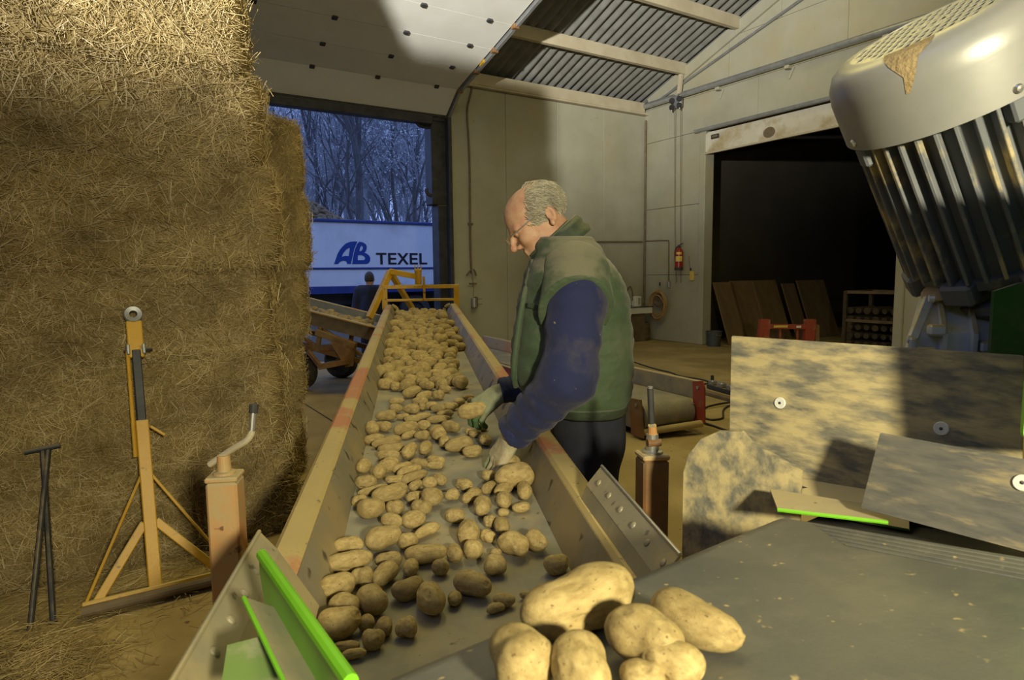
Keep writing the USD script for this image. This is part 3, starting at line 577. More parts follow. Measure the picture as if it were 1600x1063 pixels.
# ------------------------------------------------------------------ straw bales
SE = V(-1.24, 3.295, 0)                                               # foot of the stack's near right corner
BL, BH, BD = 1.12, 0.47, 0.85
def strands(P, Nn, rg, lmin, lmax, along, k_out):
    """thin bent stalks lying on a face: P starts, Nn outward normals"""
    n = len(P); T = rg.normal(size=(n, 3)) * np.asarray(along); T -= (T * Nn).sum(1, keepdims=True) * Nn; T /= np.linalg.norm(T, axis=1, keepdims=True)
    T = T + Nn * rg.normal(0.10, k_out, (n, 1)); T /= np.linalg.norm(T, axis=1, keepdims=True)
    L = rg.uniform(lmin, lmax, (n, 1)); B = np.cross(T, Nn) * rg.normal(0, .22, (n, 1)) - Nn * np.abs(rg.normal(0, .10, (n, 1)))
    p0 = P - T * L * .5; p1 = P + B * L * .3 + Nn * .004; p2 = P + T * L * .5
    pts = np.stack([p0, p1, p2], 1); r = rg.uniform(.0008, .0019, (n, 1, 1))
    a = np.cross(T, rg.normal(size=(n, 3))); a /= np.linalg.norm(a, axis=1, keepdims=True); b = np.cross(T, a)
    th = np.arange(3) * 2 * np.pi / 3; ring = np.cos(th)[None, :, None] * a[:, None] + np.sin(th)[None, :, None] * b[:, None]
    v = (pts[:, :, None, :] + r[..., None] * ring[:, None]).reshape(n, 9, 3)
    f = np.array([[i * 3 + j, i * 3 + (j + 1) % 3, (i + 1) * 3 + (j + 1) % 3, (i + 1) * 3 + j] for i in range(2) for j in range(3)])
    F = (f[None] + 9 * np.arange(n)[:, None, None]).reshape(-1, 4)
    tone = np.repeat(np.clip(rg.beta(1.6, 2.2, n), 0, 1), 9)
    return v.reshape(-1, 3), F, tone
def make_bale(seed):
    rg = np.random.default_rng(seed)
    m = trimesh.creation.box((BL, BD, BH)); m.apply_translation((-BL / 2, BD / 2, BH / 2))
    for _ in range(5): m = m.subdivide()
    v = np.array(m.vertices); c = V(-BL / 2, BD / 2, BH / 2); q = (v - c) / V(BL / 2, BD / 2, BH / 2)
    rnd = (np.abs(q) ** 11).sum(1) ** (1 / 11); v = c + (v - c) / rnd[:, None] ** .9                       # rounded corners
    n = nrm(1) if False else (v - c) / np.linalg.norm(v - c, axis=1, keepdims=True)
    v = v + n * (meshkit.fbm(v * 5 + seed * 3.1) * .05 + meshkit.fbm(v * 16 + seed) * .03)[:, None]
    groups = []
    def face(k, lo, hi, nn, along):
        P = rg.uniform(lo, hi, (k, 3)); d = (P - c) / V(BL / 2, BD / 2, BH / 2); P = c + (P - c) / ((np.abs(d) ** 11).sum(1) ** (1 / 11))[:, None] ** .9
        P += np.asarray(nn) * (rg.normal(0.004, .012, (k, 1)) + (meshkit.fbm(P * 5 + seed * 3.1) * .05)[:, None])
        groups.append(strands(P, np.tile(nn, (k, 1)).astype(float), rg, .035, .15, along, .22))
    face(12500, (-BL, 0, 0), (0, 0, BH), (0, -1, 0), (.8, 1, 1.1)); face(3800, (0, 0, 0), (0, BD, BH), (1, 0, 0), (1, .8, 1.1))
    face(1500, (-BL, 0, BH), (0, BD, BH), (0, 0, 1), (1, 1, 1)); face(900, (-BL, 0, 0), (0, 0, .03), (0, -.7, -.7), (1, .3, .3)); face(900, (-BL, 0, BH - .03), (0, 0, BH), (0, -.8, .6), (1, .4, .4))
    vs, fs, ts, k = [], [], [], 0
    for a, b, t in groups: vs.append(a); fs.append(b + k); ts.append(t); k += len(a)
    return (v, np.array(m.faces)), (np.vstack(vs), np.vstack(fs)), np.concatenate(ts)
bales = []
def bale(o, sx, label, group, var, flip=False):
    X, Y, Z = D1 * sx, -D2, UP
    if flip: o = o + UP * BH - D2 * BD; Y, Z = D2, -UP                # turned over about its length
    src = [b for b in bales if b[1] == var]
    if not src:
        t = Thing("straw_bale", label, "straw bale", group, loc=o, X=X, Y=Y, Z=Z); b, s, tn = make_bale(40 + var)
        t.part("bale_body", b, m_straw_core, smooth=True, local=True); t.part("loose_straw", s, m_straw, local=True, kind="stuff", tone=tn); bales.append((t.path, var))
    else: copy_of(src[0][0], "straw_bale", label, "straw bale", group, o, X, Y, Z)
LAYER = ["in the near stack's bottom layer", "in the near stack's second layer, behind the stand's mast", "in the near stack's third layer, by the stand's ring", "in the near stack's fourth layer up", "in the near stack's fifth layer up", "in the near stack's sixth layer up", "in the seventh layer of the near stack", "in the eighth layer of the near stack", "in the very top layer of the near stack"]
offs = [.05, .0, -.02, .03, -.03, -.09, -.10, -1.02, -1.45]
for k in range(9):
    lab = f"right-hand straw bale {LAYER[k]}"; lab2 = f"left-hand straw bale {LAYER[k]}"
    s = [1.36, 1.30, 1.42, 1.34, 1.45, 1.38, 1.3, 1.0, .9][k]; o = SE + D1 * offs[k] + UP * BH * k - D2 * [0, -.03, .02, -.02, .03, -.01, .02, 0, .01][k]
    bale(o, s, lab, "straw bales of the near stack", k % 3); bale(o - D1 * (BL * s + .012) + D2 * .02, 1.0, lab2, "straw bales of the near stack", (k + 1) % 3)
ROW2 = ["bottom bale of the rear straw column peeping out at the right", "second bale up of the rear straw column peeping out at the right", "third bale up of the rear straw column beside the trailer view", "fourth bale up of the rear straw column", "top bale of the rear straw column"]
for k in range(5):
    Q = onp([452, 458, 466, 476, 470][k], 300, SE - D2 * .95, D2); o = V(Q[0], Q[1], BH * k) - D2 * 0
    bale(o, 1.0, ROW2[k], "straw bales of the rear column", (k + 2) % 3)
# straw scattered on the floor in front of the stack
rg = np.random.default_rng(77); P = np.stack([rg.uniform(-2.9, -.1, 2600), np.abs(rg.normal(0, .28, 2600)), rg.uniform(.003, .02, 2600)], 1)
P = SE + P[:, :1] * D1 + P[:, 1:2] * D2 + P[:, 2:] * UP
pc = atz(30, 1045, 0.02); P2 = pc + rg.normal(0, 1, (1500, 3)) * V(.16, .12, .012) + UP * .01; P2[:, 2] = np.abs(P2[:, 2]) + .004
v, f, t = strands(np.vstack([P, P2]), np.tile(UP, (len(P) + len(P2), 1)), rg, .03, .13, (1, 1, .15), .12)
sw = Thing("loose_straw", "loose straw scattered on the floor along the foot of the bales", "straw", kind="stuff", loc=SE)
sw.part("straw_litter", (v, f), m_straw, kind="stuff", tone=t)

# ------------------------------------------------------------------ picking conveyor
CA = V(-0.15, 0.988, 0.045); CA = CA / np.linalg.norm(CA); CL = nrm(np.cross(CA, UP)); CN = np.cross(CL, CA)
CP = V(-0.562, 1.459, 0.724); CW = 0.83
def cv(w, t, h=0.0): return CP + CL * w + CA * t + CN * h
T_NEAR, T_FAR = -0.72, 6.14
cvr = Thing("picking_conveyor", "long belt conveyor with tan and faded red rails, full of potatoes", "conveyor", loc=V(-.9, 4.2, 0))
def rail(side):
    f = (lambda w: w) if side < 0 else (lambda w: CW - w)
    prof = [(0, -.17), (0, 0), (.012, .010), (.062, .010), (.072, 0), (.122, -.108), (.118, -.112), (.064, -.012), (.008, -.008), (.008, -.17)]
    ts = np.linspace(T_NEAR, T_FAR, 30)
    R = np.array([[cv(f(w), t, h) for w, h in (prof if side < 0 else prof[::-1])] for t in ts])
    return loft(R)
for sd in (-1, 1):
    m = rail(sd)
    cvr.part("side_rail", m, m_rail)
    f = (lambda w: w) if sd < 0 else (lambda w: CW - w)
    p4 = [(.0735, -.001), (.1235, -.107), (.1265, -.107), (.0765, .001)]
    cvr.part("trough_wall", loft(np.array([[cv(f(w), t, h) for w, h in (p4 if sd < 0 else p4[::-1])] for t in (T_NEAR, T_FAR)])), m_trough)
nb = 60; cross = np.linspace(.118, CW - .118, 13)
belt_h = lambda w: -.107 - .012 * (1 - ((w - CW / 2) / (CW / 2 - .118)) ** 2)
ts = np.linspace(T_NEAR, T_FAR - .04, nb)
hb = np.array([[0.0] * 13] * nb)
vt = np.array([[cv(w, t, belt_h(w)) for w in cross] for t in ts]).reshape(-1, 3); i, j = np.meshgrid(np.arange(nb - 1), np.arange(12), indexing="ij"); A_ = i * 13 + j
topq = np.stack([A_, A_ + 1, A_ + 14, A_ + 13], -1).reshape(-1, 4)
vb = vt - CN * .008
cvr.part("belt", (np.vstack([vt, vb]), np.vstack([topq, topq[:, ::-1] + len(vt)])), m_belt, smooth=True)
for tj in (0.55, 2.3, 4.15): cvr.part("belt_joint", cat_([bar(cv(.13, tj, -.1115), cv(CW / 2, tj + .01, -.1175), .012, .003, up=CN), bar(cv(CW / 2, tj + .01, -.1175), cv(CW - .13, tj, -.1115), .012, .003, up=CN)]), m_trough)
cvr.part("return_belt", slab([cv(.13, T_NEAR, -.25), cv(CW - .13, T_NEAR, -.25), cv(CW - .13, T_FAR - .05, -.25), cv(.13, T_FAR - .05, -.25)], .008), m_belt)
for t in (T_NEAR + .03, T_FAR - .07): cvr.part("end_roller", rod(cv(.10, t, -.185), cv(CW - .10, t, -.185), .062, 20), m_galv)
for t in np.arange(-.3, 6, .62): cvr.part("idler_roller", rod(cv(.02, t, -.155), cv(CW - .02, t, -.155), .028, 10), m_steel_dark)
for w in (.03, CW - .03): cvr.part("frame_beam", bar(cv(w, T_NEAR, -.30), cv(w, T_FAR, -.30), .05, .08), m_rustorange)
for t in (.5, 2.2, 3.9, 5.6):
    for w in (.03, CW - .03): cvr.part("strut", bar(cv(w, t, -.16), cv(w, t, -.30), .04, .04, up=CA), m_rustorange)
for t in (3.4, 5.2):
    for w in (.03, CW - .03):
        a = cv(w, t, -.3); cvr.part("leg", bar(a, V(a[0], a[1], .0), .06, .06, up=CA), m_rustorange)
    a, b = cv(.03, t, -.3), cv(CW - .03, t, -.3); cvr.part("cross_tie", bar(V(a[0], a[1], .2), V(b[0], b[1], .2), .04, .05), m_rustorange)
def crank_post(px, py, d, w, crank, label):
    top = aty(px, py, d); x = CL; y = nrm(np.cross(UP, CL)); o = V(top[0], top[1], 0)
    cvr.part("jack_post", cbox((w, w, top[2] - .012), .006, o + UP * (top[2] - .012) / 2 + UP * .0, x, y, UP), m_orange if px < 800 else m_rustorange, label=label)
    cvr.part("jack_foot", cbox((w * 1.9, w * 1.9, .012), .003, o + UP * .006, x, y, UP), m_rustorange)
    cvr.part("jack_cap", cbox((w * 1.04, w * 1.04, .014), .004, o + UP * (top[2] - .004), x, y, UP), m_orange)
    s0 = o + UP * (top[2] + .003)
    cvr.part("jack_collar", lathe([(.0, 0), (.028, 0), (.028, .006), (.018, .008), (.016, .05), (.0, .05)], s0, UP, 20), m_chrome if px > 800 else m_orange)
    return s0, o
s0, o = crank_post(351, 742, 1.65, .078, None, "faded orange square jack post on the left")
e = aty(389, 683, 1.62); g = aty(397, 634, 1.63); a0 = aty(328, 726, 1.66)
cvr.part("crank_arm", tube(spline([a0, (a0 + s0 + UP * .05) / 2, s0 + UP * .05, aty(372, 697, 1.63), aty(388, 686, 1.62), aty(394, 673, 1.62)], 20), .0085, 10), m_purlin)
cvr.part("crank_handle", tube([aty(393.5, 675, 1.62), g], .0085, 12), m_chrome); cvr.part("handle_cap", tube([aty(396, 645, 1.63), aty(397, 632, 1.63)], .0115, 12), m_black)
cvr.part("post_link", bar(V(o[0], o[1], .52), V(o[0], o[1], .52) + CL * .2, .05, .06), m_rustorange)
s0, o = crank_post(1019, 709, 1.66, .070, None, "rusty dark orange square jack post on the right")
cvr.part("crank_arm", tube([s0 + UP * .0, s0 + UP * .05, aty(1019, 665, 1.65)], [.014, .013, .011], 12), m_orange)
cvr.part("crank_knuckle", rod(s0 + UP * .03 - CL * .018 - CA * .012, s0 + UP * .03 + CL * .018 - CA * .012, .010, 12), m_rustorange)
cvr.part("crank_handle", tube([aty(1018, 662, 1.65), aty(1016, 607, 1.65)], .0082, 12), m_black); cvr.part("handle_tip", tube([aty(1016, 609, 1.65), aty(1016, 604, 1.65)], .0075, 12), m_chrome)
cvr.part("post_link", bar(V(o[0], o[1], .56), V(o[0], o[1], .56) - CL * .16, .05, .06), m_rustorange)
# yellow lifting frame on the far end
ye = [cv(-.005, T_FAR, .0), cv(CW + .005, T_FAR, .0)]
for p in ye: cvr.part("end_frame_upright", bar(p - CN * .06, p + CN * .235, .065, .05, up=CA), m_yellow)
cvr.part("end_frame_rail", bar(ye[0] + CN * .215, ye[1] + CN * .215, .05, .045, ext=.03), m_yellow); cvr.part("end_frame_rail", bar(ye[0] + CN * .06, ye[1] + CN * .06, .05, .03), m_yellow)
cvr.part("end_frame_prong", bar(cv(CW * .55, T_FAR - .04, .05), cv(CW * .545, T_FAR - .05, .34), .028, .02, up=CA), m_yellow)
cvr.part("ram_sleeve", tube([cv(CW * .47, T_FAR + .02, .20), cv(CW * .47, T_FAR + .02, .40)], .04, 14), m_yellow)
cvr.part("ram_collar", cbox((.12, .08, .05), .01, cv(CW * .47, T_FAR + .01, .215), CL, CA, CN), m_yellow)
cvr.part("ram_head", cat_([cbox((.09, .07, .03), .006, cv(CW * .47, T_FAR + .02, .41), CL, CA, CN)] + [cbox((.012, .02, .06), .003, cv(CW * .47 + k, T_FAR + .02, .44), CL, CA, CN) for k in (-.035, 0, .035)]), m_yellow)
apx = aty(609, 424, 7.62)
cvr.part("lift_arm", bar(apx, cv(CW * .47, T_FAR + .02, .33), .06, .065), m_yellow)
cvr.part("lift_arm", bar(apx + CN * -.01, aty(577, 497, 7.35), .06, .07), m_yellow); cvr.part("lift_arm", bar(apx, aty(647, 487, 8.3), .06, .06), m_yellow)
cvr.part("corner_sheet", tube(spline([cv(.075, T_FAR - .02, 0), cv(.13, T_FAR + .0, -.04), cv(.14, T_FAR, -.11)], 8), .022, 8), m_rail)
cvr.part("corner_sheet", tube(spline([cv(CW - .075, T_FAR - .02, 0), cv(CW - .13, T_FAR, -.04), cv(CW - .14, T_FAR, -.11)], 8), .022, 8), m_rail)

# flared inlet plates where the sorting machine feeds the conveyor
def flared(name, T1, T2, fold, drop, side, lab):
    """folded sheet: upper strip T1-T2 leaning, then a long face down to the belt"""
    th = Thing(name, lab, "machine plate", loc=(T1 + T2) / 2 - UP * .3)
    e = T2 - T1; n = nrm(np.cross(e, CL)); 
    F1, F2 = T1 + fold, T2 + fold; B1, B2 = F1 + drop, F2 + drop
    th.part("upper_strip", slab([T1, T2, F2, F1], .006), m_plate); th.part("lower_face", slab([F1 - fold * .02, F2 - fold * .02, B2, B1], .005), m_plate)
    nn = nrm(np.cross(e, fold)); nn = nn if nn[2] > 0 else -nn
    th.part("strip_edge", tube([T1 + nn * .002, T2 + nn * .002], .0045, 8), m_chrome if side > 0 else m_plate)
    for k in np.linspace(.1, .95, 6): th.part("rivet", lathe([(.0095, 0), (.008, .0032), (.004, .0048), (0, .005)], T1 + e * k + fold * .55 + nn * .0025, nn, 12), m_plate)
    return th
TL1, TL2 = aty(404, 832, 1.3), aty(262, 1075, .74)
flared("inlet_plate", TL1, TL2, V(.042, -.006, -.042), V(.075, .01, -.125), -1, "riveted dusty steel inlet plate left of the belt, behind the bright green guard")
TR1, TR2 = aty(941, 729, 1.70), aty(1064, 868, 1.2)
flared("inlet_plate", TR1, TR2, V(-.042, -.008, -.05), V(-.052, -.01, -.13), 1, "riveted dusty steel inlet plate right of the belt, between conveyor rail and sorting table")

# ------------------------------------------------------------------ potatoes
def potato_mesh(seed):
    rg = np.random.default_rng(seed); m = trimesh.creation.icosphere(4, 1.0); v = np.array(m.vertices)
    L = 1.0; w = rg.uniform(.62, .78); h = rg.uniform(.88, 1.0); pw = rg.uniform(1.95, 2.25)
    v = np.sign(v) * np.abs(v); r = (np.abs(v) ** pw).sum(1) ** (1 / pw); v = v / r[:, None]
    x = v[:, 0]; taper = 1 + rg.uniform(-.22, .22) * x - rg.uniform(0, .16) * np.exp(-((x - rg.uniform(-.25, .25)) / .33) ** 2)
    y = v[:, 1] * taper; z = v[:, 2] * taper * h; bend = rg.uniform(-.22, .22)
    y = y + bend * (x * x - .4) / .75
    p = np.stack([x, y, z], 1)
    p = p * (1 + .10 * meshkit.fbm(v * 1.1 + seed * 7.7) + .035 * meshkit.fbm(v * 3.2 + seed * 2.2))[:, None]
    eyes = []
    for _ in range(9):
        d = nrm(rg.normal(size=3)); k = int(np.argmax(v @ d)); a = (v @ d); s = np.clip((a - .984) / .016, 0, 1); p = p - v * (.045 * s * s)[:, None]; eyes.append(p[k].copy() + v[k] * .004)
    p = p / (np.ptp(p, axis=0) / 2)
    return p, m.faces, w, eyes
PROT = {}
def potato_proto(k):
    """potatoes are unit shapes scaled in each copy: x half length, y half width, z half height"""
    if k not in PROT: PROT[k] = potato_mesh(500 + k)
    return PROT[k]
NP = 10; first_of = {}
def put_potato(c, L, W, Hh, az, tilt, label, group, name="potato", roll=0.0, var=None):
    var = (put_potato.n * 7) % NP if var is None else var; put_potato.n += 1
    x = V(math.cos(az) * math.cos(tilt), math.sin(az) * math.cos(tilt), math.sin(tilt)); y = nrm(np.cross(UP, x)); z = np.cross(x, y)
    y, z = math.cos(roll) * y + math.sin(roll) * z, math.cos(roll) * z - math.sin(roll) * y
    if var not in first_of:
        v, f, _, _ = potato_proto(var)
        t = Thing(name, label, "potato", group, loc=c, X=x * L / 2, Y=y * W / 2, Z=z * Hh / 2)
        t.part("potato_body", (v, f), m_potato, smooth=True, local=True); first_of[var] = t.path
    else: copy_of(first_of[var], name, label, "potato", group, c, x * L / 2, y * W / 2, z * Hh / 2)
put_potato.n = 0
def belt_at(px, py, lift):
    return onp(px, py, cv(CW / 2, 0, -.115 + lift), CN)
C8 = """270,40,80,75,90 350,60,90,75,80 400,20,90,60,10 480,45,120,60,-30 520,75,140,60,-35 620,15,90,50,0 285,115,110,75,0 320,150,150,50,-20 405,160,175,95,-30 430,95,110,50,0 525,120,70,55,-45 595,105,80,65,0 640,90,65,65,45 515,175,75,60,-40 605,175,110,105,0 700,165,75,65,-15 760,115,90,65,25 795,170,110,65,-45 880,75,80,60,0 970,22,130,95,0 955,85,90,45,-10 890,135,90,60,-50 950,140,120,70,-50 845,220,110,95,85 955,200,85,85,90 1040,150,150,80,85 1037,235,95,55,-15 255,210,80,70,0 310,240,140,110,-10 425,230,95,80,0 410,295,120,80,20 515,285,120,95,-20 550,225,110,80,20 365,380,175,130,-25 490,390,100,90,-20 575,340,150,65,-40 715,265,105,80,0 780,345,135,120,85 805,430,105,105,0 885,295,70,70,0 950,255,60,45,0 943,318,100,85,80 870,365,75,70,40 1000,410,165,125,35 1110,400,120,105,60 195,425,170,90,0 205,500,235,105,-12 395,485,140,85,0 575,450,220,105,-5 715,445,105,85,75 500,520,95,85,85 645,515,92,92,0 913,448,65,50,0 910,508,118,112,0 1210,515,130,105,-20 365,560,150,110,-65 150,620,180,125,-15 275,575,125,105,10 490,620,165,115,-30 600,665,175,150,70 800,597,210,130,25 715,665,82,75,90 310,680,165,150,50 187,715,170,125,20 158,800,215,170,-20 287,790,92,85,80 375,808,100,90,80 480,812,115,110,0 320,872,118,112,0 190,912,140,60,0 225,948,130,60,-10 950,678,120,75,10 1075,655,100,50,0 915,712,100,55,-15"""
C7 = """460,415,60,55,0 525,405,60,40,-20 545,440,95,62,-40 620,405,90,50,20 610,460,80,55,-35 680,455,65,58,0 715,425,70,45,10 585,490,90,55,10 597,515,50,42,80 465,490,85,40,0 460,530,75,55,0 540,530,95,60,10 645,510,70,45,0 680,525,85,50,10 745,515,80,48,5 715,555,90,50,-10 790,495,60,50,0 835,470,65,32,0 850,490,45,40,0 680,580,130,45,-5 600,565,90,40,-20 495,570,80,40,5 545,580,90,45,0 410,570,110,60,0 335,640,85,78,60 395,625,95,60,20 515,630,130,72,-25 605,612,75,58,0 680,650,95,85,60 745,620,110,70,30 530,662,80,42,-40 595,665,85,60,0 350,695,110,60,-10 410,705,150,65,-20 435,738,140,62,-10 420,775,130,65,10 535,745,120,76,-80 610,730,100,72,-85 665,800,110,60,25 580,810,110,55,15 715,700,68,65,80 785,715,150,92,-15 857,750,105,70,-10 905,627,70,48,0 870,657,70,45,0 922,692,82,66,60 842,647,48,40,0 430,820,105,78,0 500,842,110,58,-25"""
listed = []
for txt, ox, oy, sc in ((C8, 480, 720, 3.1), (C7, 480, 480, 3.32)):
    for it in txt.split():
        x, y, l, w, a = map(float, it.split(",")); listed.append((ox + x / sc, oy + y / sc, l / sc, w / sc, a))
prng = np.random.default_rng(12); placed = []
SIZE = lambda L: "large" if L > .135 else "small" if L < .085 else "medium-sized"
items = []
for px, py, l, w, a in listed:
    c0 = belt_at(px, py, .03); d = c0[1]; wm = w * d / FOC * .98; c = belt_at(px, py, wm * .42)
    if not -.2 < (c - CP) @ CL < CW: continue
    s = math.sin(math.atan2(EYE - c[2], d)) + .30; ar = math.radians(a); dx, dy = math.cos(ar), -math.sin(ar) / s
    k = math.hypot(dx, dy); az = math.atan2(dy, dx); L = l * d / FOC * min(k, 1.45); W = wm
    if L < W: L = W * 1.03
    items.append([c, L, W, az, px, py])
# keep each on the belt between the side walls
for it in items:
    q = it[0] - CP; w = q @ CL; lo, hi = .118 + it[2] * .42, CW - .118 - it[2] * .42
    it[0] = it[0] + CL * (np.clip(w, lo, hi) - w)
# gentle push apart in the belt plane so that potatoes touch rather than cross
pos = np.array([[(i[0] - CP) @ CL, (i[0] - CP) @ CA] for i in items]); rad = np.array([(i[1] * .40 + i[2] * .60) / 2 for i in items]); p0 = pos.copy()
for _ in range(60):
    d = pos[:, None] - pos[None]; D = np.linalg.norm(d, axis=2) + np.eye(len(pos)); need = (rad[:, None] + rad[None]) * .90; ov = np.clip(need - D, 0, None) * (1 - np.eye(len(pos)))
    pos += ((d / D[..., None]) * ov[..., None] * .25).sum(1); pos += (p0 - pos) * .06
    pos[:, 0] = np.clip(pos[:, 0], .118 + rad * .75, CW - .118 - rad * .75)
order = np.argsort(pos[:, 1]); row_of = {}; rows = []
for i in order:
    if not rows or pos[i, 1] - rows[-1][0] > .13: rows.append([pos[i, 1], []])
    rows[-1][1].append(i)
ORD = ["first", "second", "third", "fourth", "fifth", "sixth", "seventh", "eighth", "ninth", "tenth", "eleventh", "twelfth", "thirteenth", "fourteenth", "fifteenth", "sixteenth", "seventeenth", "eighteenth", "nineteenth", "twentieth", "twenty-first", "twenty-second", "twenty-third", "twenty-fourth", "twenty-fifth", "twenty-sixth", "twenty-seventh"]
lab_of = {}
for r, (_, ids) in enumerate(rows):
    ids = sorted(ids, key=lambda i: pos[i, 0])
    for k, i in enumerate(ids):
        lab_of[i] = f"{SIZE(items[i][1])} potato, {ORD[min(k, 19)]} from left in the belt's {ORD[min(r, 19)]} row from the near end"
for i, it in enumerate(items):
    L, W = it[1], it[2]; Hh = W * .93; c = cv(pos[i, 0], pos[i, 1], belt_h(pos[i, 0]) + Hh / 2 * .97 + .002)
    put_potato(c, L, W, Hh, it[3], math.asin(.045), lab_of[i], "potatoes on the near half of the belt", roll=prng.uniform(-.6, .6))
# the dense carpet on the far half of the belt
tmax_near = pos[:, 1].max(); far = []
for layer, lift, cnt in ((0, 0, 520), (1, .05, 260)):
    for _ in range(cnt * 6):
        t = prng.uniform(tmax_near - .12, T_FAR - .12); hi = .58 if t < 3.6 else .64
        if layer == 1: hi = .58
        w = prng.uniform(.15, hi) if prng.random() < .93 or t < 3 else prng.uniform(.15, .69)
        L = prng.uniform(.085, .15); W = L * prng.uniform(.6, .85); r = (L + W) / 4 * .96
        if layer == 1 and (math.sin(t * 5.1) + math.sin(t * 2.3 + w * 6)) < -.2: continue
        if all((w - a) ** 2 + (t - b) ** 2 > (r + q) ** 2 * .86 for a, b, q, l, *_ in far if l == layer) and (layer or all((w - a) ** 2 + (t - b) ** 2 > (r + q) ** 2 * .8 for (a, b), q in zip(pos, rad) if b > tmax_near - .5)):
            far.append((w, t, r, layer, L, W, lift))
        if sum(1 for q in far) + len(items) > 292: break
far.sort(key=lambda q: q[1]); tmid = (far[0][1] + T_FAR) / 2
far_lab = {}
for layer, nm in ((0, "bottom"), (1, "upper")):
    ids = sorted([(q[1], q[0], q[4]) for q in far if q[3] == layer]); n_ = -1; last = -9; buckets = []
    for t, w, L in ids:
        if t - last > .185: buckets.append([]); last = t
        buckets[-1].append((w, t, L))
    for r_, bk_ in enumerate(buckets):
        for k_, (w, t, L) in enumerate(sorted(bk_)): far_lab[(w, t)] = f"{SIZE(L)} potato, {ORD[min(k_, 19)]} from left in the {ORD[r_]} {nm} row of the far carpet"
for w, t, r, layer, L, W, lift in far:
    Hh = W * .92; c = cv(w, t, belt_h(w) + Hh / 2 + lift)
    put_potato(c, L, W, Hh, prng.uniform(-.9, .9) + (0 if prng.random() < .7 else 1.57), prng.uniform(-.15, .15), far_lab[(w, t)], "potatoes on the far half of the belt", roll=prng.uniform(-.8, .8))
print("potatoes", len(items), len(far))

# ------------------------------------------------------------------ sorting table machine at the near right
E0, E1 = V(-0.178, 0.629, 0.93), V(0.412, 1.057, 0.93)                # the belt's discharge edge
TE = nrm(E1 - E0); TG = nrm(V(TE[1], -TE[0], 0.0) + UP * .15); TN = np.cross(TE, TG) * 1.0
TN = TN if TN[2] > 0 else -TN
def tb(e, g, h=0.0): return E0 + TE * e + TG * g + TN * h
TW = 0.755
mc = Thing("sorting_machine", "green sorting machine with a wide dark rubber belt in the near right corner", "machine", loc=V(.55, .35, 0))
th = np.linspace(0, np.pi, 13); R_ = .045
prof = [(R_ - R_ * math.sin(a) , R_ * math.cos(a) - R_) for a in th]
top_g = np.r_[1.15, np.linspace(1.1, .05, 24), [p[0] for p in prof], 1.15]; top_h = np.r_[0, np.zeros(24), [p[1] for p in prof], -2 * R_]
mc.part("belt", loft(np.array([[tb(e, g, h) for g, h in zip(top_g, top_h)] + [tb(e, g, h + .006) for g, h in zip(top_g[::-1], np.where(top_h[::-1] > -.001, -.012, top_h[::-1] + (0.0)))] for e in np.linspace(0.0, TW, 4)])) if False else loft(np.array([[tb(e, g, h) for g, h in zip(top_g, top_h)] for e in np.linspace(0, TW, 6)])), m_blackbelt, smooth=40)
mc.part("discharge_roller", rod(tb(-.02, R_, -R_), tb(TW + .02, R_, -R_), R_ - .006, 20), m_steel_dark)
for k, g in enumerate((.12,)): pass
# creases in the belt by its far edge
for k in range(5): mc.part("belt_crease", tube([tb(TW - .012 - .016 * k, .10 + .02 * k, .0008), tb(TW - .022 - .016 * k, .9, .0008)], .0016, 6), m_blackbelt)
mc.part("belt_bed", cbox((TW - .03, 1.0, .05), .004, tb(TW / 2, .62, -.045), TE, TG, TN), m_darkgreen)
mc.part("side_beam", bar(tb(TW + .05, .02, -.13), tb(TW + .05, 1.1, -.13), .04, .13, up=TN), m_darkgreen)
mc.part("side_beam", bar(tb(-.03, .10, -.08), tb(-.03, 1.1, -.08), .03, .10, up=TN), m_darkgreen)
for e, g in ((.05, .95), (TW + .05, .95), (.02, .35), (TW + .05, .3)):
    p = tb(e, g, -.13); mc.part("machine_leg", bar(p, V(p[0], p[1], 0), .06, .06, up=TE), m_darkgreen)
mc.part("inner_tray", slab([tb(TW + .012, -.05, -.075), tb(TW + .45, -.05, -.075), tb(TW + .45, 1.1, -.075), tb(TW + .012, 1.1, -.075)], .01, TN), m_black)
# narrow green ledge and inner panel behind the belt, seen below the sheets
L0, L1 = aty(1215, 797, 1.17), aty(1388, 817, 1.08)
mc.part("ledge", slab([L0, L1, L1 + V(.02, .05, .008), L0 + V(.02, .085, .008)], .006), m_plate); mc.part("ledge_edge", tube([L0, L1], .0038, 8), m_green)
mc.part("inner_panel", slab([aty(1240, 800, 1.26), aty(1420, 825, 1.10), aty(1420, 735, 1.22), aty(1240, 735, 1.34)], .006), m_darkgreen)
# bright green side guard and the two dull plates beside it
G0, G1 = aty(409, 867, .95), aty(548, 1066, .60)
gn = nrm(np.cross(G1 - G0, UP)); mc.part("side_guard", slab([G0, G1, G1 - UP * .12 - (G1 - G0) * 0, G0 + (G1 - G0) * .10 - UP * .09, G0 - UP * .028], .009, gn), m_green, label="bright green side guard plate")
mc.part("guard_lip", tube([G0 + gn * 0, G1], .0085, 10), m_green)
H0, H1 = aty(381, 935, .86), aty(447, 1072, .66)
mc.part("dull_guard", slab([H0, H1, aty(520, 1085, .68), aty(428, 954, .87)], .006), m_plate, label="dusty grey plate with a green edge")
mc.part("guard_lip", tube([H0, H1], .0035, 8), m_green)
mc.part("corner_guard", slab([aty(355, 1007, .76), aty(407, 1002, .78), aty(452, 1085, .70), aty(345, 1085, .70)], .006), m_greengrey, label="dusty pale green corner plate")
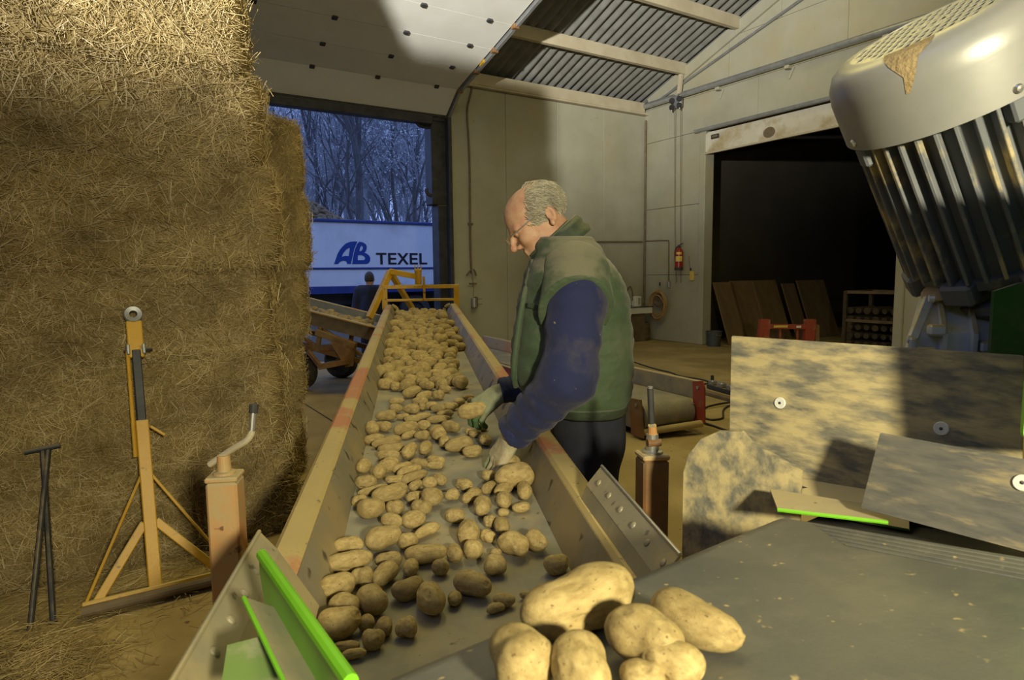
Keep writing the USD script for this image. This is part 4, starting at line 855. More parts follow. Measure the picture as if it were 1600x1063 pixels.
# rounded rubber flap left of the big sheet
RB = [aty(x, y, d) for x, y, d in ((1063, 850, 1.40),)]
fo = aty(1250, 790, 1.26); fx = nrm(aty(1066, 850, 1.42) - aty(1250, 800, 1.26)); fx[2] = 0; fx = nrm(fx); fw_ = np.linalg.norm((aty(1066, 850, 1.42) - fo)[:2])
fp = sbox(0, -.16, fw_, .10).union(sbox(0, -.16, fw_ - .10, .145)).buffer(0); fp = Polygon([(0, -.2), (fw_, -.2), (fw_, .02), (fw_ - .012, .065), (fw_ - .04, .105), (fw_ - .08, .128), (fw_ - .13, .135), (.10, .115), (.0, .07)])
mc.part("rubber_flap", place(ext(fp, .012), V(fo[0], fo[1], fo[2]), fx, UP, nrm(np.cross(fx, UP))), m_board, label="rounded dusty rubber flap")
# tall side plate on the right, and the machine frame it belongs to
p0, p1 = aty(1583, 240, .92), aty(1593, 686, .92); PX = nrm(V(.94, -.34, 0))
mc.part("upright_plate", place(ext(sbox(0, 0, .34, p0[2] - p1[2]).buffer(-.012).buffer(.012), .012), V(p1[0], p1[1], p1[2]), PX, UP, nrm(np.cross(PX, UP))), m_green, label="bright green upright plate")
mc.part("upright_frame", bar(V(*(p0[:2] + PX[:2] * .30 + V(.02, .06)), 0), V(*(p0[:2] + PX[:2] * .30 + V(.02, .06)), 1.5), .08, .08, up=TE), m_darkgreen)
q = aty(1549, 455, 1.18); qx = nrm(V(.97, -.25, 0))
mc.part("motor_bracket", place(ext(Polygon([(0, 0), (.55, .0), (.55, .36), (.04, .26), (0, .245)]), .012), V(q[0], q[1], q[2] - .245), qx, UP, nrm(np.cross(qx, UP))), m_darkgreen)
mc.part("motor_shelf", cbox((.62, .22, .02), .004, V(1.12, 1.26, 1.135), nrm(V(.97, -.25, 0)), nrm(V(.25, .97, 0)), UP), m_darkgreen)
for x, y in ((1.4, 1.1), (1.42, 1.28), (.99, 1.38)): mc.part("shelf_leg", bar(V(x, y, 1.125), V(x, y, 0), .05, .05, up=TE), m_darkgreen)

mc.part("sheet_ledge", bar(aty(1141, 716, 1.45) + V(-.02, .0, -.028), aty(1594, 838, 1.03) + V(.03, 0, -.028), .05, .035), m_black)
for q_ in (.06, .9): mc.part("ledge_leg", bar(*[V(*(aty(1141, 716, 1.45) * (1 - q_) + aty(1594, 838, 1.03) * q_)[:2], z_) for z_ in (0, .88)], .04, .04, up=TE), m_darkgreen)
# two loose sheets standing on the machine
def sheet(name, mat, BLp, BRp, TLp, TRp, th, label, holes):
    X = nrm(BRp - BLp); Y = TLp - BLp; Y = nrm(Y - X * (Y @ X)); Z = np.cross(X, Y); o = BLp
    t = Thing(name, label, "board", loc=o, X=X, Y=Y, Z=Z)
    P = [(float((p - o) @ X), float((p - o) @ Y)) for p in (BLp, BRp, TRp, TLp)]
    t.part("sheet", place(ext(Polygon(P).buffer(-.004).buffer(.004), th), (0, 0, -th / 2), (1, 0, 0), (0, 1, 0), (0, 0, 1)), mat, local=True)
    for hx, hy in holes:
        q = onp(hx, hy, o + Z * (-th / 2 if Z[1] > 0 else th / 2), Z); x, y = (q - o) @ X, (q - o) @ Y; sg = -1 if Z[1] > 0 else 1
        t.part("washer", lathe([(.003, 0), (.0125, 0), (.0125, .002), (.0115, .003), (.003, .0026)], (x, y, sg * th / 2), (0, 0, sg), 24), m_white, local=True)
        t.part("screw", lathe([(0, .0038), (.003, .003), (.003, 0)], (x, y, sg * th / 2), (0, 0, sg), 10), m_steel_dark, local=True)
    return t
sheet("dusty_sheet", m_board, aty(1141, 716, 1.45), aty(1594, 838, 1.03), aty(1145, 525, 1.50), aty(1590, 553, 1.05), .010, "large dusty grey sheet with two white washers, leaning in front of the motor", [(1219, 630), (1471, 670)])
sheet("dusty_sheet", m_board2, aty(1347, 795, 1.10), aty(1760, 905, .80), aty(1377, 677, 1.13), aty(1776, 752, .84), .008, "smaller dark sheet leaning against the lower right of the large one", [(1598, 755)])

# big grey gear motor above the sheets
mray = nrm(ray(1450, 210)); mR = nrm(np.cross(mray, UP)); mU = np.cross(mR, mray)
ti = math.radians(15.5); MA = nrm((mR * -.325 + mU * .946) * math.cos(ti) - mray * math.sin(ti)); MX = nrm(np.cross(MA, mray)); MY = np.cross(MA, MX)
MC = aty(1480, 128, 1.24)                                            # middle of the fan cover
RC = .188
gm = Thing("gear_motor", "big grey electric gear motor with silver fan cover, tilted above the sheets", "motor", loc=MC - MA * .55)
def mo(a, x=0, y=0): return MC + MA * a + MX * x + MY * y
gm.part("fan_cover", lathe([(RC - .006, -.034), (RC, -.034), (RC, .05), (RC - .004, .075), (RC - .016, .097), (RC - .034, .109), (RC - .055, .112), (RC - .055, .106), (RC - .034, .103), (RC - .02, .092), (RC - .008, .07), (RC - .006, .05)], mo(0), MA, 72), m_silver, smooth=35)
gpoly = Point(0, 0).buffer(RC - .052, 48)
cuts = []
for a_ in np.arange(-.1325, .14, .0265):
    for b_ in np.arange(-.1485, .15, .0165):
        q = Polygon([(-.0085, -.0105), (.0025, -.0105), (.0085, .0105), (-.0025, .0105)]); q = affinity.translate(q, b_ + (round((a_ + .1325) / .0265) % 2) * .00825, a_)
        if gpoly.buffer(-.004).contains(q): cuts.append(q)
from shapely.ops import unary_union
ring = Point(0, 0).buffer(.035).difference(Point(0, 0).buffer(.028))
gr = gpoly.difference(unary_union(cuts)).union(ring)
gm.part("fan_grille", place(ext(gr, .003), mo(.108), MX, MY, MA), m_silver)
gm.part("fan_shroud", lathe([(0, .082), (RC - .03, .082), (RC - .02, .07), (0, .07)], mo(0), MA, 40), m_black)
gm.part("fan_hub", lathe([(0, .06), (.03, .06), (.035, .0), (0, 0)], mo(0.0), MA, 20), m_steel_dark)
for k in range(9):
    a = k * 2 * math.pi / 9; d = MX * math.cos(a) + MY * math.sin(a); gm.part("fan_blade", cbox((.10, .004, .05), .001, mo(.055) + d * .085, d, np.cross(MA, d), MA), m_steel_dark)
sk_ = []
for k_, (r0_, r1_, h0_, h1_) in enumerate(((RC - .055, RC - .034, .112, .109), (RC - .034, RC - .016, .109, .097), (RC - .016, RC - .004, .097, .075), (RC - .004, RC, .075, .045))):
    for q_ in range(6): sk_.append((k_, q_, r0_, r1_, h0_, h1_))
view_s = math.atan2(-(mray @ MY), -(mray @ MX)); st_v = []
for j_, (r_, h_) in enumerate(((RC - .055, .1122), (RC - .034, .1092), (RC - .016, .0972), (RC - .004, .0752), (RC, .048))):
    wd = (.30, .24, .13, .05, .02)[j_]
    st_v.append([mo(h_ + .0006) + (MX * math.cos(view_s - .30 + wd * u + .05 * math.sin(3 * j_)) + MY * math.sin(view_s - .30 + wd * u + .05 * math.sin(3 * j_))) * (r_ + .0010) for u in (-1, -.5, 0, .5, 1)])
st_v = np.array(st_v); gm.part("dust_streak", (st_v.reshape(-1, 3), [(5 * j_ + i_, 5 * j_ + i_ + 1, 5 * j_ + i_ + 6, 5 * j_ + i_ + 5) for j_ in range(4) for i_ in range(4)]), m_rustdust)
RB_ = .148
gm.part("motor_body", lathe([(0, .0), (RB_, .0), (RB_, -.345), (RB_ - .012, -.355), (0, -.355)], mo(0), MA, 56), m_motor, smooth=40)
nf = 36
for k in range(nf):
    a = (k + .5) * 2 * math.pi / nf; d = MX * math.cos(a) + MY * math.sin(a); t_ = np.cross(MA, d)
    gap = abs(((math.degrees(a) - FLAT + 180) % 360) - 180) if 'FLAT' in globals() else 99
    if gap < 13: continue
    r1 = RC - .012; zz = -.10 if k % 4 else -.092
    gm.part("cooling_fin", cbox((r1 - RB_ + .006, .0068, .325), .0012, MC + MA * (-.180) + d * (RB_ + r1 - .006) / 2, d, t_, MA), m_fin)
view_a = math.atan2(-(mray @ MY), -(mray @ MX))                      # side of the motor turned to the viewer
for k, da in enumerate((.58, 0.62, .66)):
    a = view_a - da if False else view_a + da * SGN if 'SGN' in globals() else view_a + da; d = MX * math.cos(a) + MY * math.sin(a); t_ = np.cross(MA, d)
    gm.part("bolt_pad", cbox((.05, .042, .05), .005, MC + MA * (-.09 - .095 * k) + d * (RC - .018), d, t_, MA), m_motor)
for da in (-1.1, .42, 1.9, 3.2):
    a = view_a + da; d = MX * math.cos(a) + MY * math.sin(a)
    gm.part("cover_screw", lathe([(.0, .006), (.005, .0055), (.008, .002), (.008, 0), (0, 0)], MC + MA * -.018 + d * RC, d, 14), m_chrome)
    gm.part("cover_lug", cbox((.03, .03, .04), .004, MC + MA * -.052 + d * (RC - .016), d, np.cross(MA, d), MA), m_motor)
gm.part("end_shield", lathe([(0, -.345), (RC - .03, -.345), (RC - .028, -.365), (.12, -.375), (.12, -.40), (RC - .03, -.405), (RC - .026, -.42), (RC - .035, -.437), (.11, -.45), (0, -.45)], mo(0), MA, 56), m_motor, smooth=35)
for k in range(8):
    a = view_a + .2 + k * math.pi / 4; d = MX * math.cos(a) + MY * math.sin(a)
    gm.part("shield_ear", cbox((.045, .06, .045), .006, MC + MA * -.365 + d * (RC - .03), d, np.cross(MA, d), MA), m_motor)
    gm.part("flange_bolt", lathe([(0, 0), (.012, 0), (.012, -.010), (.007, -.012), (.007, -.03), (0, -.03)], MC + MA * -.378 + d * (RC - .045), MA, 6), m_steel_dark)
gm.part("caked_dust", place(trimesh.creation.icosphere(2, 1.0), MC + MA * -.37 + (MX * math.cos(view_a - .9) + MY * math.sin(view_a - .9)) * (RC - .04), MX * .04, MY * .04, MA * .012), m_rustdust, smooth=True)
# gearbox below the motor: ribbed pale casting
gc = aty(1490, 512, 1.30); gx, gy = nrm(V(.93, -.36, 0)), nrm(V(.36, .93, 0)); gz = UP
gm.part("gearbox", hull([gc + gx * a + gy * b + gz * c for a, b, c in [(-.075, -.06, -.09), (.09, -.06, -.09), (.09, .09, -.09), (-.075, .09, -.09), (-.075, -.06, -.005), (.09, -.06, -.005), (.085, -.02, .055), (-.045, -.02, .055), (.085, .09, .055), (-.045, .09, .055)]]), m_lightcast)
gm.part("gearbox_cover", bar(gc + gx * -.085 - gy * .07 - gz * .02, gc + gx * -.05 - gy * .02 + gz * .062, .02, .012, up=-gy), m_lightcast)
gm.part("gearbox_cover", bar(gc + gx * -.085 - gy * .07 - gz * .10, gc + gx * -.085 - gy * .07 - gz * .015, .02, .014, up=-gx), m_lightcast)
for k in (-.035, .015, .06): gm.part("gearbox_rib", slab([gc + gx * k - gy * .06 - gz * .09, gc + gx * k - gy * .088 - gz * .09, gc + gx * k - gy * .085 - gz * .005, gc + gx * (k + .005) - gy * .03 + gz * .056, gc + gx * k - gy * .01 + gz * .05], .008), m_lightcast)
for a, c in ((-.045, .0), (-.06, -.045), (.04, -.03)): gm.part("casting_lug", cbox((.03, .03, .022), .004, gc + gx * a - gy * .072 + gz * c, gx, gy, gz), m_lightcast)
for a, c in ((-.085, -.02), (-.088, -.075), (-.052, .062)): gm.part("cover_bolt", lathe([(0, .010), (.007, .009), (.008, 0), (0, 0)], gc + gx * a - gy * .07 + gz * c, -gx, 10), m_lightcast)
gm.part("gear_neck", tube([MC + MA * -.44, gc + gz * .03 + gy * .03], [.11, .075], 28), m_motor)

# six big potatoes on the black belt
def table_potato(px, py, l, w, ang, label, var, hk=.92, lift=0.0):
    d0 = onp(px, py, tb(0, 0, .03), TN); dep = d0[1]; W = w * dep / FOC * 1.02; c = onp(px, py, tb(0, 0, W * .40), TN)
    L = l * dep / FOC; s = .62; ar = math.radians(ang); dx, dy = math.cos(ar), -math.sin(ar) / s; az = math.atan2(dy, dx)
    c = c + TN * (W * hk / 2 - (c - E0) @ TN + .001 + lift)
    put_potato(c, L * min(math.hypot(dx, dy), 1.35), W, W * hk, az, 0.02, label, "big potatoes on the black belt", name="big_potato", var=var)
table_potato(908, 944, 196, 104, -22, "largest pale potato, lying behind the others on the black belt", 3)
table_potato(810, 1032, 112, 104, 60, "round pale potato at the left of the six on the black belt", 5)
table_potato(911, 1050, 112, 98, 85, "rounded potato in the front middle on the black belt, cut by the frame", 6)
table_potato(1008, 1004, 116, 100, 40, "knobbly potato with a narrower end, centre right on the black belt", 1)
table_potato(1052, 1040, 104, 74, 15, "small end of a potato lying low behind the frame's edge on the black belt", 2)
table_potato(1086, 976, 140, 82, 38, "waisted potato at the right end of the six on the black belt", 8)
table_potato(1004, 1062, 78, 60, 10, "lowest potato, barely showing at the frame's bottom edge", 4)

# ------------------------------------------------------------------ the man sorting potatoes
MY_ = 2.42
def mp(px, py, y=MY_): return aty(px, py, y)
man = Thing("person", "older man with grey hair and glasses, green padded vest over navy sweater, sorting potatoes", "person", loc=V(.30, 2.44, 0))
HO = mp(840, 346); hp_ = math.radians(34); HX = V(-math.cos(hp_), -.05, -math.sin(hp_)); HX = nrm(HX); HZ = nrm(V(-math.sin(hp_), 0, math.cos(hp_)) - HX * (V(-math.sin(hp_), 0, math.cos(hp_)) @ HX)); HY = np.cross(HZ, HX)
HR = np.stack([HX, HY, HZ]); HS = 1.06
def hl(x, y, z): return HO + (HX * x + HY * y + HZ * z) * HS
neck0, chest, waist, hips = mp(872, 388), mp(893, 468), mp(897, 575), mp(915, 660)
shL, shR = mp(903, 448, 2.195), mp(885, 445, 2.62)
elL, wrL, haL = mp(889, 590, 2.12), mp(806, 674, 2.25), mp(776, 718, 2.28)
elR, wrR, haR = mp(850, 600, 2.70), mp(786, 610, 2.66), mp(766, 634, 2.64)
hipL, hipR = hips + V(.01, -.10, 0), hips + V(.01, .10, 0)
knL, knR, anL, anR = V(.29, 2.30, .49), V(.31, 2.55, .49), V(.33, 2.28, .09), V(.36, 2.57, .09)
def head_sdf(P):
    q = ((P - HO.astype(np.float32)) @ HR.T.astype(np.float32)) / HS
    S = lambda c, r: s_ell(q, c, r); C = lambda a, b, ra, rb: s_cone(q, a, b, ra, rb)
    d = S((-.008, 0, .043), (.108, .078, .084))
    d = smin(d, S((.040, 0, -.025), (.060, .062, .085)), .03)
    d = smin(d, S((.040, 0, -.085), (.052, .050, .036)), .025); d = smin(d, S((.078, 0, -.098), (.020, .022, .017)), .02)
    for s in (-1, 1):
        d = smin(d, S((-.005, s * .055, -.07), (.035, .016, .05)), .03)                    # jaw angle
        d = smin(d, C((.092, s * .014, .020), (.080, s * .046, .018), .011, .010), .014)    # brow
        d = smin(d, S((.066, s * .042, -.026), (.026, .022, .024)), .02)                    # cheek
        d = smax(d, -S((.101, s * .031, .001), (.017, .018, .013)), .010)                   # eye hollow
        d = smin(d, S((.084, s * .031, .001), (.013, .014, .012)), .004)                    # closed-down eye
        d = smin(d, C((.096, s * .020, .006), (.092, s * .042, .003), .004, .004), .004)    # lid
        e = S((-.042, s * .079, -.008), (.019, .010, .030)); e = smax(e, -S((-.037, s * .089, -.004), (.011, .008, .019)), .004); d = smin(d, e, .006)
        d = smin(d, C((-.030, s * .084, -.034), (-.030, s * .084, -.040), .009, .008), .006)
        d = smin(d, S((.104, s * .013, -.040), (.012, .009, .009)), .006)
    d = smin(d, C((.100, 0, .012), (.124, 0, -.030), .0085, .0125), .010); d = smin(d, S((.124, 0, -.034), (.012, .013, .011)), .006)
    d = smin(d, C((.094, -.016, -.064), (.094, .016, -.064), .0075, .0075), .006); d = smin(d, C((.091, -.014, -.075), (.091, .014, -.075), .0085, .0085), .006)
    d = smax(d, -C((.104, -.022, -.0695), (.104, .022, -.0695), .0022, .0022), .003)
    return d * HS
def body_sdf(P):
    d = head_sdf(P)
    d = smin(d, s_cone(P, hl(-.035, 0, -.05), neck0 + V(.02, 0, -.03), .056, .068), .03)
    d = smin(d, s_cone(P, neck0 + V(.02, 0, -.05), chest, .075, .13), .06); d = smin(d, s_cone(P, chest + V(0, -.07, 0), chest + V(0, .07, 0), .12, .12), .06)
    d = smin(d, s_cone(P, chest, waist, .13, .14), .06); d = smin(d, s_cone(P, waist, hips, .14, .14), .06)
    for a, b, ra, rb in ((shL, elL, .05, .042), (elL, wrL, .04, .028), (wrL, haL, .026, .024), (shR, elR, .05, .042), (elR, wrR, .04, .028), (wrR, haR, .026, .024), (hipL, knL, .075, .055), (knL, anL, .052, .036), (hipR, knR, .075, .055), (knR, anR, .052, .036)): d = smin(d, s_cone(P, a, b, ra, rb), .03)
    for a in (anL, anR): d = smin(d, s_cone(P, a + V(0, 0, -.04), a + V(-.13, 0, -.05), .032, .026), .02)
    return d
def axis_grid(lo, hi, flo, fhi, fine, coarse): return np.r_[np.arange(lo, flo, coarse), np.arange(flo, fhi, fine), np.arange(fhi, hi + coarse, coarse)]
bx = axis_grid(-.25, .56, HO[0] - .155, HO[0] + .135, .0042, .02); by = axis_grid(2.0, 2.85, MY_ - .112, MY_ + .112, .0048, .02); bz = axis_grid(-.02, 1.74, HO[2] - .15, HO[2] + .165, .0042, .02)
man.part("body", nets(body_sdf, bx, by, bz), m_skin, smooth=True)
# hair: fringe round the back and sides, thin strands combed over the top
def hair_region(q): return (q[:, 0] < .034 - .55 * np.clip(q[:, 2] - .02, 0, 1) + .012 * meshkit.fbm(q * 45) + .006 * hrg.normal(size=len(q))) & (q[:, 2] > -.055 + .0 * q[:, 0]) & ~((np.abs(q[:, 0] + .035) < .030) & (q[:, 2] < .018))
hrg = np.random.default_rng(4); dirs = hrg.normal(size=(26000, 3)); dirs /= np.linalg.norm(dirs, axis=1, keepdims=True)
sk = V(-.008, 0, .043) + dirs * V(.1095, .0795, .0855)
low = np.clip((.10 - sk[:, 2]) / .06, 0, 1); ok = hair_region(sk) & (hrg.random(len(sk)) < np.where(sk[:, 2] > .105, .12, 1)) & ~((sk[:, 0] > .0) & (sk[:, 2] > .085))
ok |= (sk[:, 0] < -.085) & (sk[:, 2] > -.03)
sk = sk[ok][:4200]; nn = (sk - V(-.008, 0, .043)) / V(.1095, .0795, .0855) ** 2; nn /= np.linalg.norm(nn, axis=1, keepdims=True)
flow = np.tile(V(-.75, 0, -.55), (len(sk), 1)); flow[:, 1] += np.sign(sk[:, 1]) * 0; flow += hrg.normal(0, .30, flow.shape); flow -= (flow * nn).sum(1, keepdims=True) * nn; flow /= np.linalg.norm(flow, axis=1, keepdims=True)
Lh = hrg.uniform(.022, .052, len(sk)) * np.where(sk[:, 2] > .1, .7, 1); hv, hf, ht = [], [], []
for i in range(len(sk)):
    pts = [sk[i] + nn[i] * .000, sk[i] + flow[i] * Lh[i] * .5 + nn[i] * .009, sk[i] + flow[i] * Lh[i] + nn[i] * hrg.uniform(-.004, .006)]
    m = tube([hl(*p) for p in pts], [.0011, .0010, .0005], 3, cap=False); hv.append(m)
    ht.append(np.full(len(m.vertices), hrg.random()))
hm = cat_(hv); hp2 = man.part("hair", hm, m_hair, kind="stuff", tone=np.concatenate(ht))
# spectacles
gp = man.part("glasses", cat_([tube([hl(.128, s * .034 + math.cos(a) * .021, -.004 + math.sin(a) * .015) for a in np.linspace(0, 2 * np.pi, 25)], .0011, 6) for s in (-1, 1)] + [tube([hl(.129, -.013, 0), hl(.131, 0, .004), hl(.129, .013, 0)], .0011, 6)]), m_gold)
for s in (-1, 1): man.part("temple_arm", tube([hl(.127, s * .056, .002), hl(.115, s * .074, .004), hl(.02, s * .083, .016), hl(-.035, s * .084, .020), hl(-.055, s * .082, .004)], .0021, 6), m_gold)
for s in (-1, 1): man.part("lens", lathe([(.0205, 0), (0, .0015)], hl(.128, s * .034, -.004), HX, 24), m_lens)

def face_r(pts_px, y=MY_): return np.array([mp(*p, y) for p in pts_px])
ad_ = nrm(nrm(elL - shL) * .55 + V(0, -1, 0) * .75 + V(.1, 0, 0)); a0_ = shL + nrm(elL - shL) * .045 + V(0, -.035, 0)
# padded vest: a loft through the silhouette, quilted
rows_v = [(640, 866, 964, .19), (628, 858, 968, .205), (612, 832, 975, .225), (598, 812, 977, .232), (575, 806, 977, .232), (550, 807, 977, .23), (520, 809, 977, .225), (490, 814, 975, .222), (465, 819, 971, .225), (440, 824, 963, .225), (420, 830, 951, .21), (402, 837, 938, .175), (386, 842, 926, .135), (372, 847, 914, .105)]
from scipy.interpolate import PchipInterpolator
ry = np.array([r[0] for r in rows_v][::-1], float); itp = [PchipInterpolator(ry, np.array([r[k] for r in rows_v][::-1], float)) for k in (1, 2, 3)]
rings = []; nth = 96; tth = np.arange(nth) * 2 * np.pi / nth
for py in np.linspace(640, 372, 76):
    a, b, hw = (float(f(py)) for f in itp); A, B = mp(a, py), mp(b, py); cx, rx = (A + B) / 2, (B[0] - A[0]) / 2
    c_, s_ = np.cos(tth), np.sin(tth); e = 2 / 2.5
    rings.append(np.stack([cx[0] + rx * np.sign(c_) * np.abs(c_) ** e, MY_ + hw * np.sign(s_) * np.abs(s_) ** e, np.full(nth, cx[2])], 1))
R = np.array(rings); C0 = R.mean(1, keepdims=True); dirv = R - C0; dirv /= np.linalg.norm(dirv, axis=2, keepdims=True)
zz = R[..., 2]; quilt = .007 * (np.abs(np.sin(np.pi * (zz - .83) / .115)) ** .5 - .6) * np.clip((zz - .90) / .05, 0, 1)
R = R + dirv * (quilt + .024 * meshkit.fbm(R.reshape(-1, 3) * V(8, 8, 15)).reshape(zz.shape) + .012 * meshkit.fbm(R.reshape(-1, 3) * V(26, 26, 40)).reshape(zz.shape))[..., None]
vest = man.part("vest", loft(R), m_vest, smooth=True)
hem = R[0:6] + dirv[0:6] * .006
man.part("vest_hem", loft(np.concatenate([hem, (hem[::-1] - dirv[:6][::-1] * .02)])), m_collar, smooth=True)
# open front edge and armhole piping
man.part("front_edge", tube(spline([mp(833, 408, 2.36), mp(822, 450, 2.30), mp(812, 500, 2.27), mp(806, 545, 2.26), mp(803, 580, 2.27), mp(806, 604, 2.30)], 26), .011, 8), m_vest, smooth=True)
man.part("zip", tube(spline([mp(829, 415, 2.40), mp(818, 455, 2.38), mp(809, 505, 2.37), mp(803, 550, 2.37), mp(801, 590, 2.37)], 20), .005, 6), m_collar)
ah = [mp(868, 455, 2.20), mp(866, 430, 2.19), mp(884, 412, 2.19), mp(908, 412, 2.19), mp(930, 424, 2.20), mp(945, 450, 2.21), mp(950, 482, 2.22), mp(944, 512, 2.23), mp(930, 528, 2.235)]
def cap_sdf(P):
    d = smin(s_cone(P, shL + V(0, .05, .03), shL + nrm(elL - shL) * .10 + V(0, -.03, 0), .108, .124), s_cone(P, shL + V(0, .10, .05), shL + V(0, .12, -.12), .10, .10), .05)
    d = d - (.012 * meshkit.fbm(P.reshape(-1, 3) * 11)).reshape(d.shape)
    return np.maximum(d, ((P - a0_) @ ad_) - .012)
man.part("vest_shoulder", nets(cap_sdf, lin(shL[0] - .22, shL[0] + .22, .0065), lin(shL[1] - .22, shL[1] + .25, .0065), lin(shL[2] - .3, shL[2] + .2, .0065)), m_vest, smooth=True)
if False: man.part("armhole_edge", tube(spline(ah, 40), .013, 10), m_vest, smooth=True)
man.part("pocket_flap", slab([mp(826, 472, 2.24), mp(846, 478, 2.20), mp(846, 486, 2.20), mp(825, 480, 2.24)], .006), m_collar)
pk = [mp(905, 590, 2.155), mp(909, 600, 2.155), mp(908, 600, 2.15)]
man.part("vest_label", slab([mp(903, 581, 2.168), mp(907, 581, 2.168), mp(910, 599, 2.168), mp(906, 600, 2.168)], .004), m_letter)
man.part("pocket_opening", slab([mp(893, 597, 2.172), mp(900, 600, 2.172), mp(905, 625, 2.172), mp(886, 624, 2.172)], .006), m_purlin)
# stand-up collar round the neck
F1, B1_, F2, B2_ = mp(828, 401), mp(899, 338), mp(842, 424), mp(921, 360)
crings = []
for k, (f_, b_, hw) in enumerate([(F2, B2_, .120), (F2 * .5 + F1 * .5, B2_ * .5 + B1_ * .5, .110), (F1, B1_, .100), (F1 + V(.012, 0, .0), B1_ - V(.014, 0, .004), .090), (F2 * .5 + F1 * .5 + V(.016, 0, 0), B2_ * .5 + B1_ * .5 - V(.018, 0, 0), .092)]):
    c_ = (f_ + b_) / 2; ax = (f_ - b_) / 2
    crings.append([c_ + ax * math.cos(a) + V(0, 1, 0) * hw * math.sin(a) for a in np.arange(64) * 2 * np.pi / 64])
CR = np.array(crings); CR2 = np.concatenate([CR[:1] + (CR[1:2] - CR[:1]) * t for t in (0, .5)] + [CR[1:2], CR[1:2] + (CR[2:3] - CR[1:2]) * .5, CR[2:]])
dd = CR2 - CR2.mean(1, keepdims=True); dd /= np.linalg.norm(dd, axis=2, keepdims=True); w_ = np.array([0, .006, -.003, .006, 0, 0, 0])[:, None]
CR2 = CR2 + dd * (w_ + .008 * meshkit.fbm(CR2.reshape(-1, 3) * 22).reshape(CR2.shape[:2]))[..., None]
man.part("collar", loft(CR2, cap=False), m_collar, smooth=True)
man.part("drawcord", tube(spline([mp(829, 402, 2.33), mp(829, 412, 2.325), mp(830, 426, 2.31)], 8), .0028, 6), m_collar); man.part("drawcord_toggle", tube([mp(830, 424, 2.31), mp(830, 428, 2.31)], .006, 8), m_black)
man.part("collar_lining", tube([p for p in (crings[2] + crings[2][:1])], .0065, 6), m_vest, smooth=True)
# sleeves with folds
def sleeve(sh, el, wr, seed, ra=.100, rb=.088, rc=.062, cut=None):
    lo = np.minimum(np.minimum(sh, el), wr) - .14; hi = np.maximum(np.maximum(sh, el), wr) + .14; h = .0068
    dcf = nrm(wr - el)
    def fn(P):
        d = smin(s_cone(P, sh, el, ra, rb), s_cone(P, el, wr + dcf * .0, rb, rc), .035)
        sp = P.reshape(-1, 3)
        t1 = (sp - el) @ dcf; wrk = np.sin(t1 * 95 + 5 * meshkit.fbm(sp * 9 + seed)) * .0035 * np.exp(-((t1 - .22) / .12) ** 2) + np.sin(((sp - sh) @ nrm(el - sh)) * 60 + 7 * meshkit.fbm(sp * 7 + seed)) * .003
        d = d - (wrk + .012 * meshkit.fbm(sp * 8 + seed)).reshape(d.shape)
        d = np.maximum(d, ((P - wr) @ dcf) - .012)
        return d if cut is None else np.maximum(d, -((P - cut[0]) @ cut[1]) + .002)
    return nets(fn, lin(lo[0], hi[0], h), lin(lo[1], hi[1], h), lin(lo[2], hi[2], h))
man.part("sleeve", sleeve(shL, elL, wrL, 1.0, cut=(a0_, ad_)), m_sweater, smooth=True, label="near navy sleeve, dusty at the elbow")
man.part("sleeve", sleeve(shR, elR, wrR, 5.0, .085, .07, .050), m_sweater, smooth=True)
for wr, el in ((wrL, elL), (wrR, elR)):
    a = nrm(wr - el); r_ = .061 if wr is wrL else .049
    man.part("cuff", lathe([(r_ - .008, -.03), (r_ + .004, -.028), (r_ + .007, -.010), (r_ + .003, .012), (r_ - .006, .014)], wr, a, 28), m_sweater, smooth=True)
# trousers and boots
def trouser_sdf(P):
    d = s_cone(P, hips + V(.0, -.06, .06), hips + V(.0, .06, .06), .135, .135); d = smin(d, s_cone(P, hips + V(.01, -.07, -.05), hips + V(.01, .07, -.05), .125, .125), .05)
    for a, b, c in ((hipL, knL, anL), (hipR, knR, anR)): d = smin(d, smin(s_cone(P, a, b, .105, .082), s_cone(P, b, c, .080, .070), .03), .03)
    sp = P.reshape(-1, 3); d = d - (.014 * meshkit.fbm(sp * V(9, 9, 5))).reshape(d.shape)
    return np.maximum(d, np.maximum(.06 - P[..., 2], P[..., 2] - (hips[2] + .12)))
man.part("trousers", nets(trouser_sdf, lin(.05, .55, .013), lin(2.1, 2.75, .013), lin(.03, 1.0, .013)), m_trouser, smooth=True)
for a in (anL, anR):
    def boot(P, a=a):
        d = smin(s_cone(P, a + V(.02, 0, .06), a + V(.02, 0, -.04), .052, .048), s_cone(P, a + V(0, 0, -.045), a + V(-.16, 0, -.052), .046, .036), .03); return np.maximum(d, .002 - P[..., 2])
    man.part("boot", nets(boot, lin(a[0] - .25, a[0] + .1, .008), lin(a[1] - .08, a[1] + .08, .008), lin(-.01, a[2] + .12, .008)), m_shoe, smooth=True)
